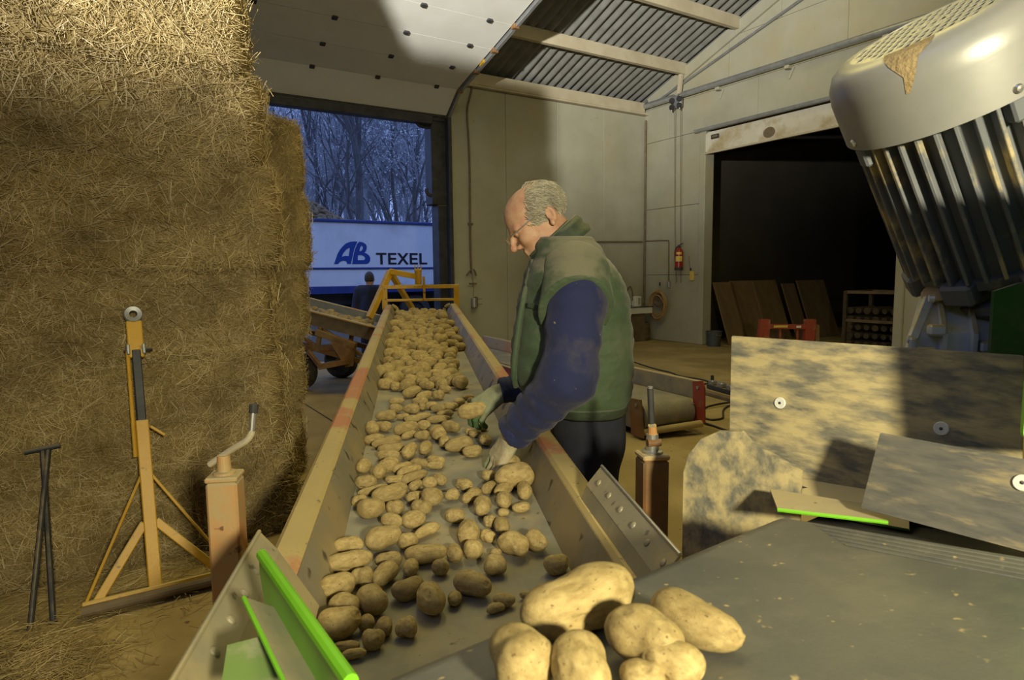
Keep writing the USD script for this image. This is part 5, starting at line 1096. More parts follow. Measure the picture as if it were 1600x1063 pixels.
# gloved hands: palm, four separate fingers and a thumb
def glove(wr, fd, back, curl, spread, seed, size=1.0, thumb=(.55, .45), tcurl=.5):
    """wr wrist; fd along the fingers; back out of the back of the hand"""
    fd = nrm(fd); back = nrm(back - fd * (back @ fd)); side = np.cross(fd, back)                # side: towards the thumb
    s = size; pal = []; segs = []
    base = [(.036, .088, .031), (.012, .094, .033), (-.012, .090, .031), (-.034, .082, .027)]; lens = [(.042, .026, .022), (.047, .030, .023), (.043, .028, .022), (.034, .021, .019)]
    for k, ((o, l, _), L) in enumerate(zip(base, lens)):
        kn = wr + (side * o + fd * l) * s; pal.append((wr + side * o * .55 * s + fd * .008 * s, kn, .021 * s, .0145 * s))
        p = kn; a = 0; sp_ = spread * (1.5 - k) / 1.5
        for j, ln in enumerate(L):
            a += curl[j]; d = nrm(fd * math.cos(a) - back * math.sin(a) + side * sp_ * (1 - .3 * j)); q = p + d * ln * s
            segs.append((k, p, q, (.0112 - .0011 * j) * s, (.0102 - .0011 * j) * s)); p = q
    tb0 = wr + (side * .024 + fd * .022 - back * .008) * s; td = nrm(side * thumb[0] + fd * .65 - back * thumb[1]); t1 = tb0 + td * .045 * s; td2 = nrm(td + fd * tcurl * .5 - side * tcurl * .6 - back * tcurl * .2); t2 = t1 + td2 * .032 * s; t3 = t2 + nrm(td2 - side * tcurl * .5) * .026 * s
    def fn(P):
        d = None
        for a, b, ra, rb in pal: e = s_cone(P, a, b, ra, rb); d = e if d is None else smin(d, e, .016)
        d = smin(d, s_cone(P, tb0, t1, .019 * s, .0135 * s), .016)
        th_ = smin(s_cone(P, t1, t2, .0130 * s, .0115 * s), s_cone(P, t2, t3, .0112 * s, .0098 * s), .004); d = smin(d, th_, .006)
        for k in range(4):
            f_ = None
            for kk, a, b, ra, rb in segs:
                if kk == k: e = s_cone(P, a, b, ra, rb); f_ = e if f_ is None else smin(f_, e, .003)
            d = smin(d, f_, .005)
        d = smin(d, s_cone(P, wr - fd * .05 * s, wr + fd * .01 * s, .029 * s, .027 * s), .015)
        return d - (.0022 * meshkit.fbm(P.reshape(-1, 3) * 60 + seed)).reshape(d.shape)
    pts = np.array([x for sgm in segs for x in (sgm[1], sgm[2])] + [t3, wr - fd * .05, wr]); lo, hi = pts.min(0) - .045, pts.max(0) + .045
    m = nets(fn, lin(lo[0], hi[0], .0030), lin(lo[1], hi[1], .0030), lin(lo[2], hi[2], .0030))
    tone = np.clip(((np.asarray(m.vertices) - wr) @ (back * .9 + side * -.25)) / .016 + .12 + .6 * meshkit.fbm(np.asarray(m.vertices) * 40), 0, 1)
    return m, tone, fd, back, side
fdL = nrm(mp(763, 742, 2.26) - wrL); m, t, *_x = glove(wrL + fdL * .02, fdL, V(-.85, -.45, .35), (.08, .22, .25), .10, 1.0, 1.2, thumb=(.35, .75), tcurl=.5)
man.part("glove", m, m_glove, smooth=True, tone=t, label="pale-backed green work glove on the near hand")
fdR = nrm(mp(757, 632, 2.63) - wrR); m, t, *_x = glove(wrR + fdR * .02, fdR, V(-.15, -.55, .75), (.55, .75, .55), .08, 4.0, 1.16, thumb=(.4, .5), tcurl=.9)
man.part("glove", m, m_glove2, smooth=True, tone=t, label="green work glove on the far hand")
hc = mp(740, 641, 2.60); put_potato(hc, .135, .068, .066, math.atan2(.25, 1) , .17, "knobbly long potato held up in the man's far hand", None, name="held_potato", var=8)
gc_ = belt_at(803, 744, .045); put_potato(gc_ + V(0, 0, .0), .135, .105, .088, .2, .0, "large round potato the man is grasping with his near hand", None, name="grasped_potato", var=5)

# second man, outside by the trailer, seen from behind
m2 = Thing("person", "man in a dark jacket standing outside before the trailer, seen from behind", "person", loc=V(-2.5, 11.3, -.3))
g0 = V(-2.49, 11.3, -.3); Y2 = nrm(D2)
def m2p(x, y, z): return g0 + V(1, 0, 0) * x + V(0, 1, 0) * y + UP * z
def m2body(P):
    d = s_ell(P, m2p(0, .0, 1.60), (.078, .098, .118)); d = smin(d, s_cone(P, m2p(0, 0, 1.52), m2p(0, -.02, 1.40), .055, .07), .03)
    d = smin(d, s_cone(P, m2p(0, -.01, 1.38), m2p(0, 0, .95), .10, .13), .06)
    for s in (-1, 1):
        d = smin(d, s_ell(P, m2p(s * .08, 0, 1.585), (.012, .025, .03)), .006)
        for a, b, ra, rb in ((m2p(s * .19, 0, 1.36), m2p(s * .25, .02, 1.08), .045, .038), (m2p(s * .25, .02, 1.08), m2p(s * .20, .16, .90), .036, .03), (m2p(s * .20, .16, .90), m2p(s * .17, .24, .88), .03, .03), (m2p(s * .09, 0, .92), m2p(s * .11, .02, .5), .07, .055), (m2p(s * .11, .02, .5), m2p(s * .11, 0, .09), .052, .036), (m2p(s * .11, 0, .05), m2p(s * .11, .13, .04), .036, .03)): d = smin(d, s_cone(P, a, b, ra, rb), .03)
    d = smin(d, s_cone(P, m2p(0, .095, 1.60), m2p(0, .112, 1.575), .012, .014), .008)
    return d
m2.part("body", nets(m2body, lin(g0[0] - .4, g0[0] + .4, .016), lin(g0[1] - .25, g0[1] + .4, .016), lin(g0[2] - .02, g0[2] + 1.8, .016)), m_skin, smooth=True)
def jac(P):
    d = smin(s_cone(P, m2p(0, 0, 1.36), m2p(0, 0, .86), .15, .19), s_cone(P, m2p(-.15, 0, 1.38), m2p(.15, 0, 1.38), .095, .095), .08)
    for s in (-1, 1): d = smin(d, smin(s_cone(P, m2p(s * .19, 0, 1.38), m2p(s * .26, .02, 1.08), .085, .072), s_cone(P, m2p(s * .26, .02, 1.08), m2p(s * .20, .16, .92), .07, .052), .03), .04)
    d = smin(d, s_cone(P, m2p(0, -.02, 1.44), m2p(0, -.01, 1.48), .085, .075), .03)
    d = d - (.02 * meshkit.fbm(P.reshape(-1, 3) * 7)).reshape(d.shape)
    return np.maximum(np.maximum(d, m2p(0, 0, .80)[2] - P[..., 2]), P[..., 2] - m2p(0, 0, 1.49)[2])
m2.part("jacket", nets(jac, lin(g0[0] - .45, g0[0] + .45, .018), lin(g0[1] - .35, g0[1] + .4, .018), lin(g0[2] + .7, g0[2] + 1.6, .018)), m_jacket2, smooth=True)
def trs(P):
    d = s_cone(P, m2p(-.06, 0, .92), m2p(.06, 0, .92), .13, .13)
    for s in (-1, 1): d = smin(d, smin(s_cone(P, m2p(s * .09, 0, .9), m2p(s * .11, .02, .5), .10, .08), s_cone(P, m2p(s * .11, .02, .5), m2p(s * .11, 0, .08), .08, .07), .03), .02)
    return np.maximum(d, m2p(0, 0, .05)[2] - P[..., 2])
m2.part("trousers", nets(trs, lin(g0[0] - .35, g0[0] + .35, .02), lin(g0[1] - .25, g0[1] + .25, .02), lin(g0[2], g0[2] + 1.1, .02)), m_trouser, smooth=True)
m2.part("hair", nets(lambda P: np.maximum(s_ell(P, m2p(0, -.012, 1.615), (.084, .103, .113)), np.maximum(P[..., 1] - (g0[1] + .055), m2p(0, 0, 1.545)[2] - P[..., 2] + 0 * P[..., 0])), lin(g0[0] - .11, g0[0] + .11, .009), lin(g0[1] - .14, g0[1] + .12, .009), lin(g0[2] + 1.48, g0[2] + 1.76, .009)), m_hair2, smooth=True)
for s in (-1, 1): m2.part("shoe", nets(lambda P: np.maximum(s_cone(P, m2p(s * .11, -.02, .05), m2p(s * .11, .15, .042), .05, .04), g0[2] + .002 - P[..., 2]), lin(g0[0] + s * .11 - .07, g0[0] + s * .11 + .07, .01), lin(g0[1] - .1, g0[1] + .24, .01), lin(g0[2] - .02, g0[2] + .13, .01)), m_shoe, smooth=True)

# ------------------------------------------------------------------ outgoing elevator at the left, under the end of the belt
EA, EB = aty(590, 512, 7.1), aty(455, 478, 7.4); ED = nrm(EB - EA); EW = nrm(V(-ED[1], ED[0], 0) * -1); EW = EW if EW[1] > 0 else -EW; EN = np.cross(ED, EW); EN = EN if EN[2] > 0 else -EN
EO = EA - ED * .35; EWD = .74
def el(t, w=0, h=0): return EO + ED * t + EW * w + EN * h
ev = Thing("elevator_conveyor", "rusty orange wheeled elevator carrying potatoes up to the left, behind the straw", "conveyor", loc=V(*EO[:2], 0))
for w, o_ in ((0, -1), (EWD, 1)):
    ev.part("side_rail", slab([el(0, w, .0), el(5.6, w, .0), el(5.6, w, -.16), el(0, w, -.16)], .012), m_brown if w == 0 else m_galv)
    ev.part("rail_lip", bar(el(0, w + .02 * o_, .0), el(5.6, w + .02 * o_, .0), .05, .02, up=EN), m_rail if w else m_orange)
ev.part("elevator_belt", slab([el(.02, .02, -.085), el(5.6, .02, -.085), el(5.6, EWD - .02, -.085), el(.02, EWD - .02, -.085)], .01), m_belt)
ev.part("end_plate", slab([el(-.02, -.015, -.02), el(.42, -.015, -.02), el(.42, -.015, -.28), el(.0, -.015, -.28)], .012), m_rustorange)
for a, b in ((.1, 5.4),):
    for w in (.0, EWD): ev.part("lower_chord", bar(el(a, w, -.42), el(b, w, -.42), .05, .06, up=EN), m_rustorange)
for k, t in enumerate((.35, 1.05, 1.75, 2.45, 3.15)):
    for w in (0, EWD): ev.part("truss_post", bar(el(t, w, -.16), el(t, w, -.42), .045, .045, up=ED), m_rustorange)
    ev.part("truss_diagonal", bar(el(t, 0, -.40), el(t + .66, 0, -.18), .04, .04, up=EW), m_rustorange)
Wb = aty(468, 603, 7.55); Wb[2] = 0
tow = aty(556, 540, 7.05)
ev.part("gusset_plate", slab([aty(515, 534, 7.1), aty(556, 540, 7.1), aty(552, 572, 7.1), aty(540, 574, 7.1)], .012), m_rustorange)
ev.part("drawbar", bar(aty(556, 541, 7.1), aty(494, 519, 7.2), .06, .07), m_rustorange)
ev.part("axle_beam", bar(aty(470, 545, 7.5), aty(526, 543, 7.15), .06, .07), m_rustorange)
ev.part("brace", bar(aty(481, 548, 7.3), aty(502, 575, 7.15), .04, .05), m_rustorange); ev.part("brace", bar(aty(498, 574, 7.15), aty(545, 565, 7.1), .05, .06), m_rustorange)
for o_, lab in ((0, "near"), (1, "far")):
    c = Wb + EW * (.95 * o_) + UP * .23
    w = ev.part("wheel", lathe([(.05, -.06), (.13, -.05), (.19, -.075), (.225, -.05), (.232, 0), (.225, .05), (.19, .075), (.13, .05), (.05, .06)], c, EW, 36), m_tyre, smooth=50)
    ev.part("hub", lathe([(0, -.075), (.04, -.07), (.05, -.05), (.125, -.045), (.125, .045), (0, .05)], c, EW, 24), m_rustorange)
ev.part("axle", rod(Wb + UP * .23, Wb + EW * .95 + UP * .23, .025), m_steel_dark)
ev.part("wheel_bracket", bar(Wb + UP * .23 - EW * .0, aty(470, 545, 7.5), .05, .06, up=EW), m_rustorange)
for w in (0, EWD):
    p = el(.35, w, -.42); ev.part("stand_leg", bar(p, V(p[0], p[1], 0), .05, .05, up=ED), m_rustorange)
    p = el(5.2, w, -.42); ev.part("stand_leg", bar(p, V(p[0], p[1], -.3), .05, .05, up=ED), m_rustorange)
erng = np.random.default_rng(21); eput = []
for _ in range(900):
    t, w = erng.uniform(.1, 2.2), erng.uniform(.08, EWD - .30); L = erng.uniform(.085, .14); W = L * .72
    if all((t - a) ** 2 + (w - b) ** 2 > ((L + W + l2) / 4.4) ** 2 for a, b, l2 in eput) and len(eput) < 46: eput.append((t, w, L + W))
eput.sort(); ecnt = {}
for i, (t, w, s) in enumerate(eput):
    L = s / 1.72; c = el(t, w, -.08 + L * .33); az = erng.uniform(0, 3.14); bd_ = "near" if w < .19 else "far" if w > .32 else "middle"; ecnt[bd_] = ecnt.get(bd_, -1) + 1
    put_potato(c, L, L * .72, L * .66, az, .1, f"potato on the orange elevator, {ORD[ecnt[bd_] % 20]} from the low end in its {bd_} line", "potatoes riding up the elevator", name="elevator_potato")

# ------------------------------------------------------------------ yellow jack stand leaning on the straw
Q0, Q1 = atz(128, 950, .04), atz(322, 903, .04); Q1 = Q0 + (Q1 - Q0) * 1.28; bd = nrm(Q1 - Q0)
Qm = atz(243, 921, .04); top = onp(208, 492, SE + D2 * .10, D2); sd_ = nrm(top - Qm); sn = nrm(np.cross(bd, sd_)); sn = sn if sn @ D2 > 0 else -sn
sl_ = np.linalg.norm(top - Qm)
ys = Thing("jack_stand", "yellow jack stand with a steel ring on top and triangular foot, leaning against the straw", "stand", loc=Qm - UP * .04)
ys.part("foot_rail", bar(Q0, Q1, .04, .045, up=sn), m_yellow); ys.part("foot_pipe", rod(Q0 - UP * .015 + sn * .04, Q1 - UP * .015 + sn * .04, .022, 12), m_brown)
ys.part("mast", bar(Qm, Qm + sd_ * sl_ * .60, .05, .05, up=sn), m_yellow); ys.part("mast_core", bar(Qm + sd_ * sl_ * .58, Qm + sd_ * sl_ * .865, .036, .036, up=sn), m_steel_dark)
ys.part("mast_rod", rod(Qm + sd_ * sl_ * .47 - bd * .034, Qm + sd_ * sl_ * .87 - bd * .032, .009, 10), m_yellow)
ys.part("head_plate", bar(Qm + sd_ * sl_ * .835, Qm + sd_ * sl_ * .975, .062, .03, up=sn), m_yellow); ys.part("head_clevis", cat_([bar(Qm + sd_ * sl_ * .845 + bd * k, Qm + sd_ * sl_ * .885 + bd * k, .014, .05, up=sn) for k in (-.03, .03)]), m_galv)
ys.part("clevis_pin", rod(Qm + sd_ * sl_ * .865 - bd * .045, Qm + sd_ * sl_ * .865 + bd * .065, .008, 10), m_steel_dark)
rc_ = Qm + sd_ * sl_; ys.part("top_ring", lathe([(.016, -.016), (.034, -.018), (.038, -.012), (.038, .012), (.034, .018), (.016, .016), (.016, -.016)], rc_, sn, 32), m_galv)
ys.part("side_handle", bar(Qm + sd_ * sl_ * .575 + bd * .03, Qm + sd_ * sl_ * .535 + bd * .085, .012, .012, up=sn), m_yellow)
for k in (-1, 1):
    en = Q0 if k < 0 else Q1
    ys.part("strut", bar(Qm + sd_ * sl_ * .235 + bd * k * .02, Qm + (en - Qm) * (.82 if k < 0 else .82), .035, .012, up=sn), m_yellow)
    ys.part("tie_rod", rod(Qm + sd_ * sl_ * .40 + bd * k * .02, en - (en - Qm) * .03, .0065, 8), m_yellow)

# dark iron T bars leaning at the far left
ib = Thing("iron_bars", "two dark iron rods with a cross bar, leaning on straw at far left", "iron bars", loc=atz(65, 978, 0))
b0, b1 = atz(47, 988, .0), atz(83, 973, .0); tp = onp(72, 703, SE + D2 * .12 - D1 * .3, D2)
ib.part("rod", rod(b0 + UP * .006, tp + bd * .008, .011), m_steel_dark); ib.part("rod", rod(b1 + UP * .006, tp - bd * .012, .011), m_steel_dark); ib.part("cross_bar", rod(tp - D1 * .075 + UP * .0, tp + D1 * .05 + UP * .012, .012), m_steel_dark)
for b in (b0, b1): ib.part("rod_foot", cbox((.03, .03, .012), .003, b + UP * .006, D1, D2, UP), m_steel_dark)

# ------------------------------------------------------------------ low red conveyor lying on the floor behind the man
RC0 = V(1.55, 5.3, 0); rcd = nrm(V(-.426, .905, 0)); rcw = nrm(V(-.905, -.426, 0))
def rv(t, w, z): return RC0 + rcd * t + rcw * w + UP * z
rcv = Thing("red_conveyor", "low red conveyor with a pale belt lying on the floor behind the man", "conveyor", loc=rv(2, .3, 0))
RWD = .56
rcv.part("pale_belt", loft(np.array([[rv(t_, w, z_) for t_, z_ in [(4.6, .29), (.10, .29)] + [(.10 - .115 * math.sin(a), .175 + .115 * math.cos(a)) for a in np.linspace(.1, 3.0, 12)] + [(4.6, .06)]] for w in (.03, RWD - .03)])), m_belt, smooth=40)
rcv.part("back_wall", bar(rv(-.02, 0, .36), rv(2.5, 0, .36), .012, .15), m_plate); rcv.part("back_wall", bar(rv(2.5, 0, .36), rv(4.65, 0, .36), .012, .15), m_orange); rcv.part("back_wall_lip", bar(rv(-.03, -.02, .435), rv(4.65, -.02, .435), .05, .012), m_orange)
rcv.part("side_beam", bar(rv(.3, RWD, .22), rv(4.6, RWD, .22), .02, .10), m_red); rcv.part("side_lip", bar(rv(.25, RWD, .275), rv(4.6, RWD, .275), .05, .012), m_orange)
rcv.part("side_beam", bar(rv(.05, -.005, .16), rv(4.6, -.005, .16), .02, .16), m_red)
rcv.part("end_cheek", slab([rv(-.10, 0, .10), rv(.03, 0, .08), rv(.05, 0, .43), rv(-.06, 0, .45), rv(-.09, 0, .40)], .016, rcw), m_red); rcv.part("end_cheek", slab([rv(-.02, RWD, .02), rv(.14, RWD, .02), rv(.18, RWD, .32), rv(.02, RWD, .33)], .016, rcw), m_rustorange)
for w in (0, RWD): rcv.part("cheek_bolt", lathe([(0, .012), (.014, .01), (.014, 0)], rv(-.02 if w == 0 else .07, w + .008, .39 if w == 0 else .28), rcw, 12), m_chrome)
rcv.part("nose_tube", rod(rv(-.06, .0, .09), rv(.02, RWD, .06), .03, 16), m_rail)
rcv.part("bearing", cbox((.05, .03, .06), .006, rv(.03, .03, .22), rcd, rcw, UP), m_steel_dark)
rcv.part("drive_box", cbox((.42, .03, .17), .006, rv(.52, RWD + .012, .13), rcd, rcw, UP), m_rustorange); rcv.part("drive_label", cbox((.30, .006, .035), .002, rv(.50, RWD + .03, .17), rcd, rcw, UP), m_red)
for t in (.42, .55, .66): rcv.part("drive_bracket", cbox((.05, .03, .06), .006, rv(t, RWD + .035, .095), rcd, rcw, UP), m_galv)
for t in (.5, 2.4, 4.4):
    for w in (.06, RWD - .06): rcv.part("skid_leg", bar(rv(t, w, .12), rv(t, w, .0), .05, .04, up=rcd), m_rustorange)

# cables, plug strip and plank on the floor
def fcab(pts, name, label, r=.009):
    P = [atz(x, y, r + .001) for x, y in pts]; t = Thing(name, label, "cable", loc=P[0]); t.part("cable_run", tube(spline(P, 60), r, 8), m_cable, smooth=True); return t
fcab([(962, 559), (1000, 569), (1030, 578), (1050, 583), (1064, 588), (1090, 592), (1106, 596), (1109, 599)], "floor_cable", "long thin dark cable running across the floor to the plug strip")
fcab([(1106, 599), (1095, 601), (1085, 602), (1075, 605)], "floor_cable", "short stray end of dark cable beside the plug strip")
fcab([(1097, 640), (1105, 636), (1125, 631), (1150, 628), (1175, 627)], "floor_cable", "dark cable curving from the red conveyor's end towards the big sheet")
fcab([(1096, 643), (1100, 652), (1112, 656), (1124, 655), (1130, 650), (1130, 642), (1140, 634), (1160, 630)], "floor_cable", "looped dark cable on the floor by the red conveyor's end")
fcab([(1094, 659), (1110, 664), (1130, 671), (1160, 680)], "floor_cable", "dark cable lying nearest, slanting towards the foot of the big sheet")
ps = Thing("plug_strip", "dark plug strip with pale plugs lying on the floor by the cable", "plug strip", loc=atz(1120, 607, 0))
pa, pb = atz(1108, 603, .03), atz(1150, 615, .03); pd = nrm(pb - pa)
ps.part("strip_body", bar(pa, pb, .07, .05), m_steel_dark)
for k in (.02, .2, .36): ps.part("plug", cbox((.09, .07, .06), .012, pa + pd * (k + .05) + UP * .05, pd, np.cross(UP, pd), UP), m_galv)
ps.part("plug_knob", lathe([(0, .06), (.018, .055), (.02, 0), (0, 0)], pa + pd * .06 + UP * .075, UP, 12), m_black)
pa, pb = atz(1090, 610, .02), atz(1160, 629, .02); single("floor_plank", bar(pa, pb, .09, .035), m_pallet, "narrow worn plank lying on the floor beside the plug strip", "plank")

# ------------------------------------------------------------------ on the back wall
def w1(px, py, off=0.0): return onp(px, py, RW(0, off), D2)
pc_ = Thing("wall_conduit", "rusty vertical conduit with a lever near its foot on the back wall", "pipe", loc=w1(735, 430, .03))
pts = [w1(737, 128, .03), w1(735, 150, .03), w1(731, 165, .03), w1(731, 200, .03), w1(735, 380, .03), w1(737, 428, .03)]
pc_.part("conduit", tube(spline(pts, 40), .018, 10), m_brown, smooth=True)
for y in (350,): pc_.part("clip", cbox((.10, .03, .03), .005, w1(735, y, .02), D1, D2, UP), m_brown)
pc_.part("lever_rod", tube([w1(738, 420, .07), w1(739, 442, .07)], .012, 8), m_chrome); pc_.part("lever_plate", cbox((.14, .03, .025), .005, w1(739, 443.5, .05), D1, D2, UP), m_brown)
pc_.part("lever_arm", tube(spline([w1(729, 431, .05), w1(733, 425, .06), w1(737, 422, .06), w1(744, 431, .05)], 12), .014, 8), m_brown)
pc_.part("hanging_wire", tube([w1(739, 444, .05), w1(740, 466, .06)], .004, 6), m_brown)
hb = Thing("wall_lamp", "small cylindrical steel fitting on two prongs hanging on the back wall under the conduit", "wall fitting", loc=w1(741, 473, .06))
hb.part("fitting_body", tube([w1(740.5, 466, .07), w1(740.8, 480, .07)], .045, 16), m_galv); hb.part("fitting_cap", tube([w1(740.8, 480, .07), w1(740.9, 482, .07)], .05, 16), m_brown); hb.part("back_plate", cbox((.05, .05, .18), .006, w1(744, 472, .03), D1, D2, UP), m_brown)
for y in (467.5, 475.5): hb.part("prong", tube([w1(745, y, .03), w1(753, y, .03)], .005, 6), m_brown)
bkt = single("wall_bracket", cat_([bar(w1(814, 469, .05), w1(814, 500, .05), .06, .08), bar(w1(812, 470, .06), w1(822, 470, .06), .08, .05)]), m_rustorange, "brown bracket on the back wall just left of the man's vest", "bracket")
hpz = Thing("water_pipe", "thin brown pipe along the back wall with a corner riser", "pipe", loc=w1(1000, 377, .03))
hpz.part("pipe_run", tube([w1(925, 378, .03), w1(1003, 378, .03)], .016, 8), m_brown); hpz.part("corner_riser", tube([RW(-.05, .05, .03), RW(-.05, .05, 4.35)], .022, 8), m_brown)
sk = Thing("wash_basin", "white wash basin with tap pipe on the back wall near the corner", "wash basin", loc=w1(985, 500, .2))
sa = RW(-.50, 0, w1(985, 484, 0)[2]); sa2 = sa + D2 * .235
sk.part("basin", place(ext(sbox(-.30, -.20, .30, .20).difference(sbox(-.26, -.16, .26, .16)), .12), sa2 - UP * .055, D1, D2, UP), m_white); sk.part("basin_floor", cbox((.54, .34, .03), .005, sa2 - UP * .04, D1, D2, UP), m_white)
sk.part("worktop_edge", cbox((.64, .42, .015), .004, sa2 + UP * .068, D1, D2, UP), m_steel_dark) if False else sk.part("rim", place(ext(sbox(-.32, -.21, .32, .21).difference(sbox(-.26, -.16, .26, .16)), .015), sa2 + UP * .064, D1, D2, UP), m_steel_dark)
sk.part("stand", cbox((.34, .28, sa2[2] - .06), .01, V(sa2[0], sa2[1], (sa2[2] - .06) / 2), D1, D2, UP), m_brown)
sk.part("tap_pipe", tube(spline([w1(979, 455, .02), w1(986, 449, .03), w1(988, 455, .05), w1(988, 470, .06)], 14), .012, 8), m_brown)
sb = Thing("soap_dispenser", "white slotted box standing on the wash basin", "dispenser", loc=w1(980, 471, .1))
sb.part("box", cbox((.17, .12, .20), .012, RW(-.30, .09, sa[2] + .17), D1, D2, UP), m_white)
for k in (-.02, .01, .04): sb.part("slot", cbox((.008, .004, .13), .001, RW(-.30, .152, sa[2] + .17) + D1 * (k + .02), D1, D2, UP), m_steel_dark)

# ------------------------------------------------------------------ on and along the right wall
def w2(px, py, off=0.0): return onp(px, py, RW(-off, 0), D1)
br = Thing("barrel", "short dark brown barrel on the floor in the far corner", "barrel", loc=atz(1001, 531, 0)); bo = RW(-.28, .22, 0)
br.part("barrel_body", lathe([(0, 0), (.15, 0), (.165, .05), (.172, .18), (.168, .32), (.158, .36), (.145, .36), (.14, .30), (0, .29)], bo, UP, 28), m_barrel, smooth=40)
for z in (.08, .28): br.part("hoop", lathe([(.168, -.012), (.176, -.012), (.176, .012), (.168, .012)], bo + UP * z, UP, 28), m_brown)
fe = Thing("fire_extinguisher", "red fire extinguisher with yellow print hanging on the right wall", "extinguisher", loc=w2(1060, 422, .1)); fo_ = w2(1060.5, 422, .125)
fe.part("cylinder", lathe([(0, 0), (.07, 0), (.075, .02), (.075, .33), (.066, .375), (.035, .40), (.028, .42), (0, .42)], fo_ + UP * .0, UP, 28), m_extred, smooth=40)
fe.part("base_ring", lathe([(.070, -.004), (.0785, -.004), (.0785, .045), (.070, .045)], fo_, UP, 28), m_black)
lx = nrm(-D1 * .55 - V(0, 0, 0) + D2 * .3); 
for z, a_, h in ((.16, .9, .10), (.29, .7, .045)):
    ring = [[fo_ + UP * (z + dz) + (nrm(-fo_[0] * V(1, 0, 0) - fo_[1] * V(0, 1, 0)) * math.cos(a) + nrm(np.cross(UP, nrm(V(-fo_[0], -fo_[1], 0)))) * math.sin(a)) * r for a in np.linspace(-a_, a_, 14)] for r, dz in ((.0765, 0), (.0765, h))]
    fe.part("print_label", (np.array(ring).reshape(-1, 3), [(i, i + 1, i + 15, i + 14) for i in range(13)]), m_labelyellow)
fe.part("valve", cbox((.05, .04, .05), .008, fo_ + UP * .44, D1, D2, UP), m_black); fe.part("lever", bar(fo_ + UP * .46, fo_ + UP * .50 + D2 * .10, .02, .012), m_black); fe.part("lever", bar(fo_ + UP * .445, fo_ + UP * .455 + D2 * .09, .02, .012), m_galv)
fe.part("discharge_hose", tube(spline([fo_ + UP * .44 - D2 * .03, fo_ + UP * .40 - D2 * .085, fo_ + UP * .2 - D2 * .092, fo_ + UP * .10 - D2 * .085], 16), .011, 8), m_black); fe.part("wall_hook", cbox((.06, .06, .03), .005, fo_ + UP * .34 + D1 * .07, D1, D2, UP), m_galv)
yt = Thing("yellow_tag", "small yellow card hanging from a cord right of the extinguisher", "tag", loc=w2(1081, 430, .02))
yt.part("card", cbox((.012, .11, .17), .003, w2(1081, 431, .02), nrm(D1), nrm(D2), UP), m_labelyellow); yt.part("clip", cbox((.02, .03, .05), .003, w2(1079, 421, .02), D1, D2, UP), m_steel_dark); yt.part("cord", tube([w2(1078, 419, .015), w2(1076, 400, .015)], .004, 6), m_brown)
ho = Thing("hose_coil", "tan hose coiled on a hook on the right wall near the corner", "hose", loc=w2(1029, 473, .06)); hc_ = w2(1029, 474, .13)
for k, (rz, ry_, dz, dx) in enumerate(((.27, .215, -.02, 0), (.255, .20, -.04, .03), (.24, .205, -.01, .05), (.262, .19, -.06, .01), (.225, .20, .01, .03), (.235, .17, -.075, .04))):
    ho.part("hose_loop", tube([hc_ + UP * (dz + rz * math.sin(a)) + D2 * (ry_ * math.cos(a) + (rng.uniform(-.006, .006))) - D1 * (dx + .012 * math.sin(a * 2 + k)) for a in np.linspace(0, 2 * np.pi, 41)], .0125, 8, cap=False), m_hose, smooth=True)
ho.part("reel_dish", lathe([(.02, .0), (.10, .0), (.14, .04), (.15, .05), (.14, .055), (.09, .015), (.02, .015)], hc_ + UP * .08 + D1 * .05, -D1, 24), m_brown); ho.part("wall_hook", tube([w2(1031, 446, 0), w2(1031, 446, .14), w2(1031, 441, .15)], .012, 8), m_steel_dark)
cd = Thing("socket_conduit", "thin conduit dropping to a grey socket on the right wall", "conduit", loc=w2(1045, 447, .02))
cd.part("conduit", tube([w2(1009, 377, .02), w2(1030, 376, .02), w2(1044.5, 376, .02), w2(1045, 380, .02), w2(1044.6, 440, .02)], .011, 8), m_brown); cd.part("socket", cbox((.05, .07, .13), .008, w2(1044.5, 445, .025), D1, D2, UP), m_galv)
sr_ = Thing("sliding_rail", "round overhead rail running the length of the right wall, on small brackets", "rail", loc=RW(-.12, 2.4, 4.6))
sr_.part("rail_tube", tube([RW(-.12, .06, 4.60), RW(-.12, .85, 4.60)], .055, 16), m_galv); sr_.part("rail_tube", tube([RW(-.12, 1.05, 4.60), RW(-.12, 8.0, 4.585)], .05, 16), m_galv)
for s in (1.85, 3.2, 4.7, 6.2): sr_.part("rail_bracket", cat_([bar(RW(0, s, 4.52), RW(-.13, s, 4.52), .08, .05), bar(RW(-.02, s + .06, 4.52), RW(-.02, s - .02, 4.36), .03, .03)]), m_wall)
sr_.part("rail_end", cbox((.10, .10, .08), .01, RW(-.12, .02, 4.60), D1, D2, UP), m_white)
tr_ = Thing("rail_trolley", "trolley with rollers and two hanging cords, under a pale hanger on the overhead rail", "trolley", loc=RW(-.12, .95, 4.5))
tr_.part("hanger", bar(RW(-.14, 1.0, 4.62), RW(-.10, 1.02, 5.12), .07, .06, up=D2), m_purlin); tr_.part("frame", cbox((.08, .18, .22), .02, RW(-.13, .97, 4.50), D1, D2, UP), m_galv)
for a, b in ((-.09, -.06), (.09, -.06), (-.09, .06), (.09, .06)): tr_.part("roller", lathe([(0, -.02), (.05, -.02), (.05, .02), (0, .02)], RW(-.2, .97 + a, 4.46 + b), D1, 16), m_steel_dark)
for a in (-.10, .10): tr_.part("guide_pin", rod(RW(-.2, .97 + a, 4.33), RW(-.2, .97 + a, 4.45), .016), m_chrome)
for a in (-.075, .075): tr_.part("cord", tube([RW(-.14, .97 + a, 4.4), RW(-.10, .97 + a, 2.4), RW(-.06, .98 + a * .8, 1.15)], .005, 6), m_brown)

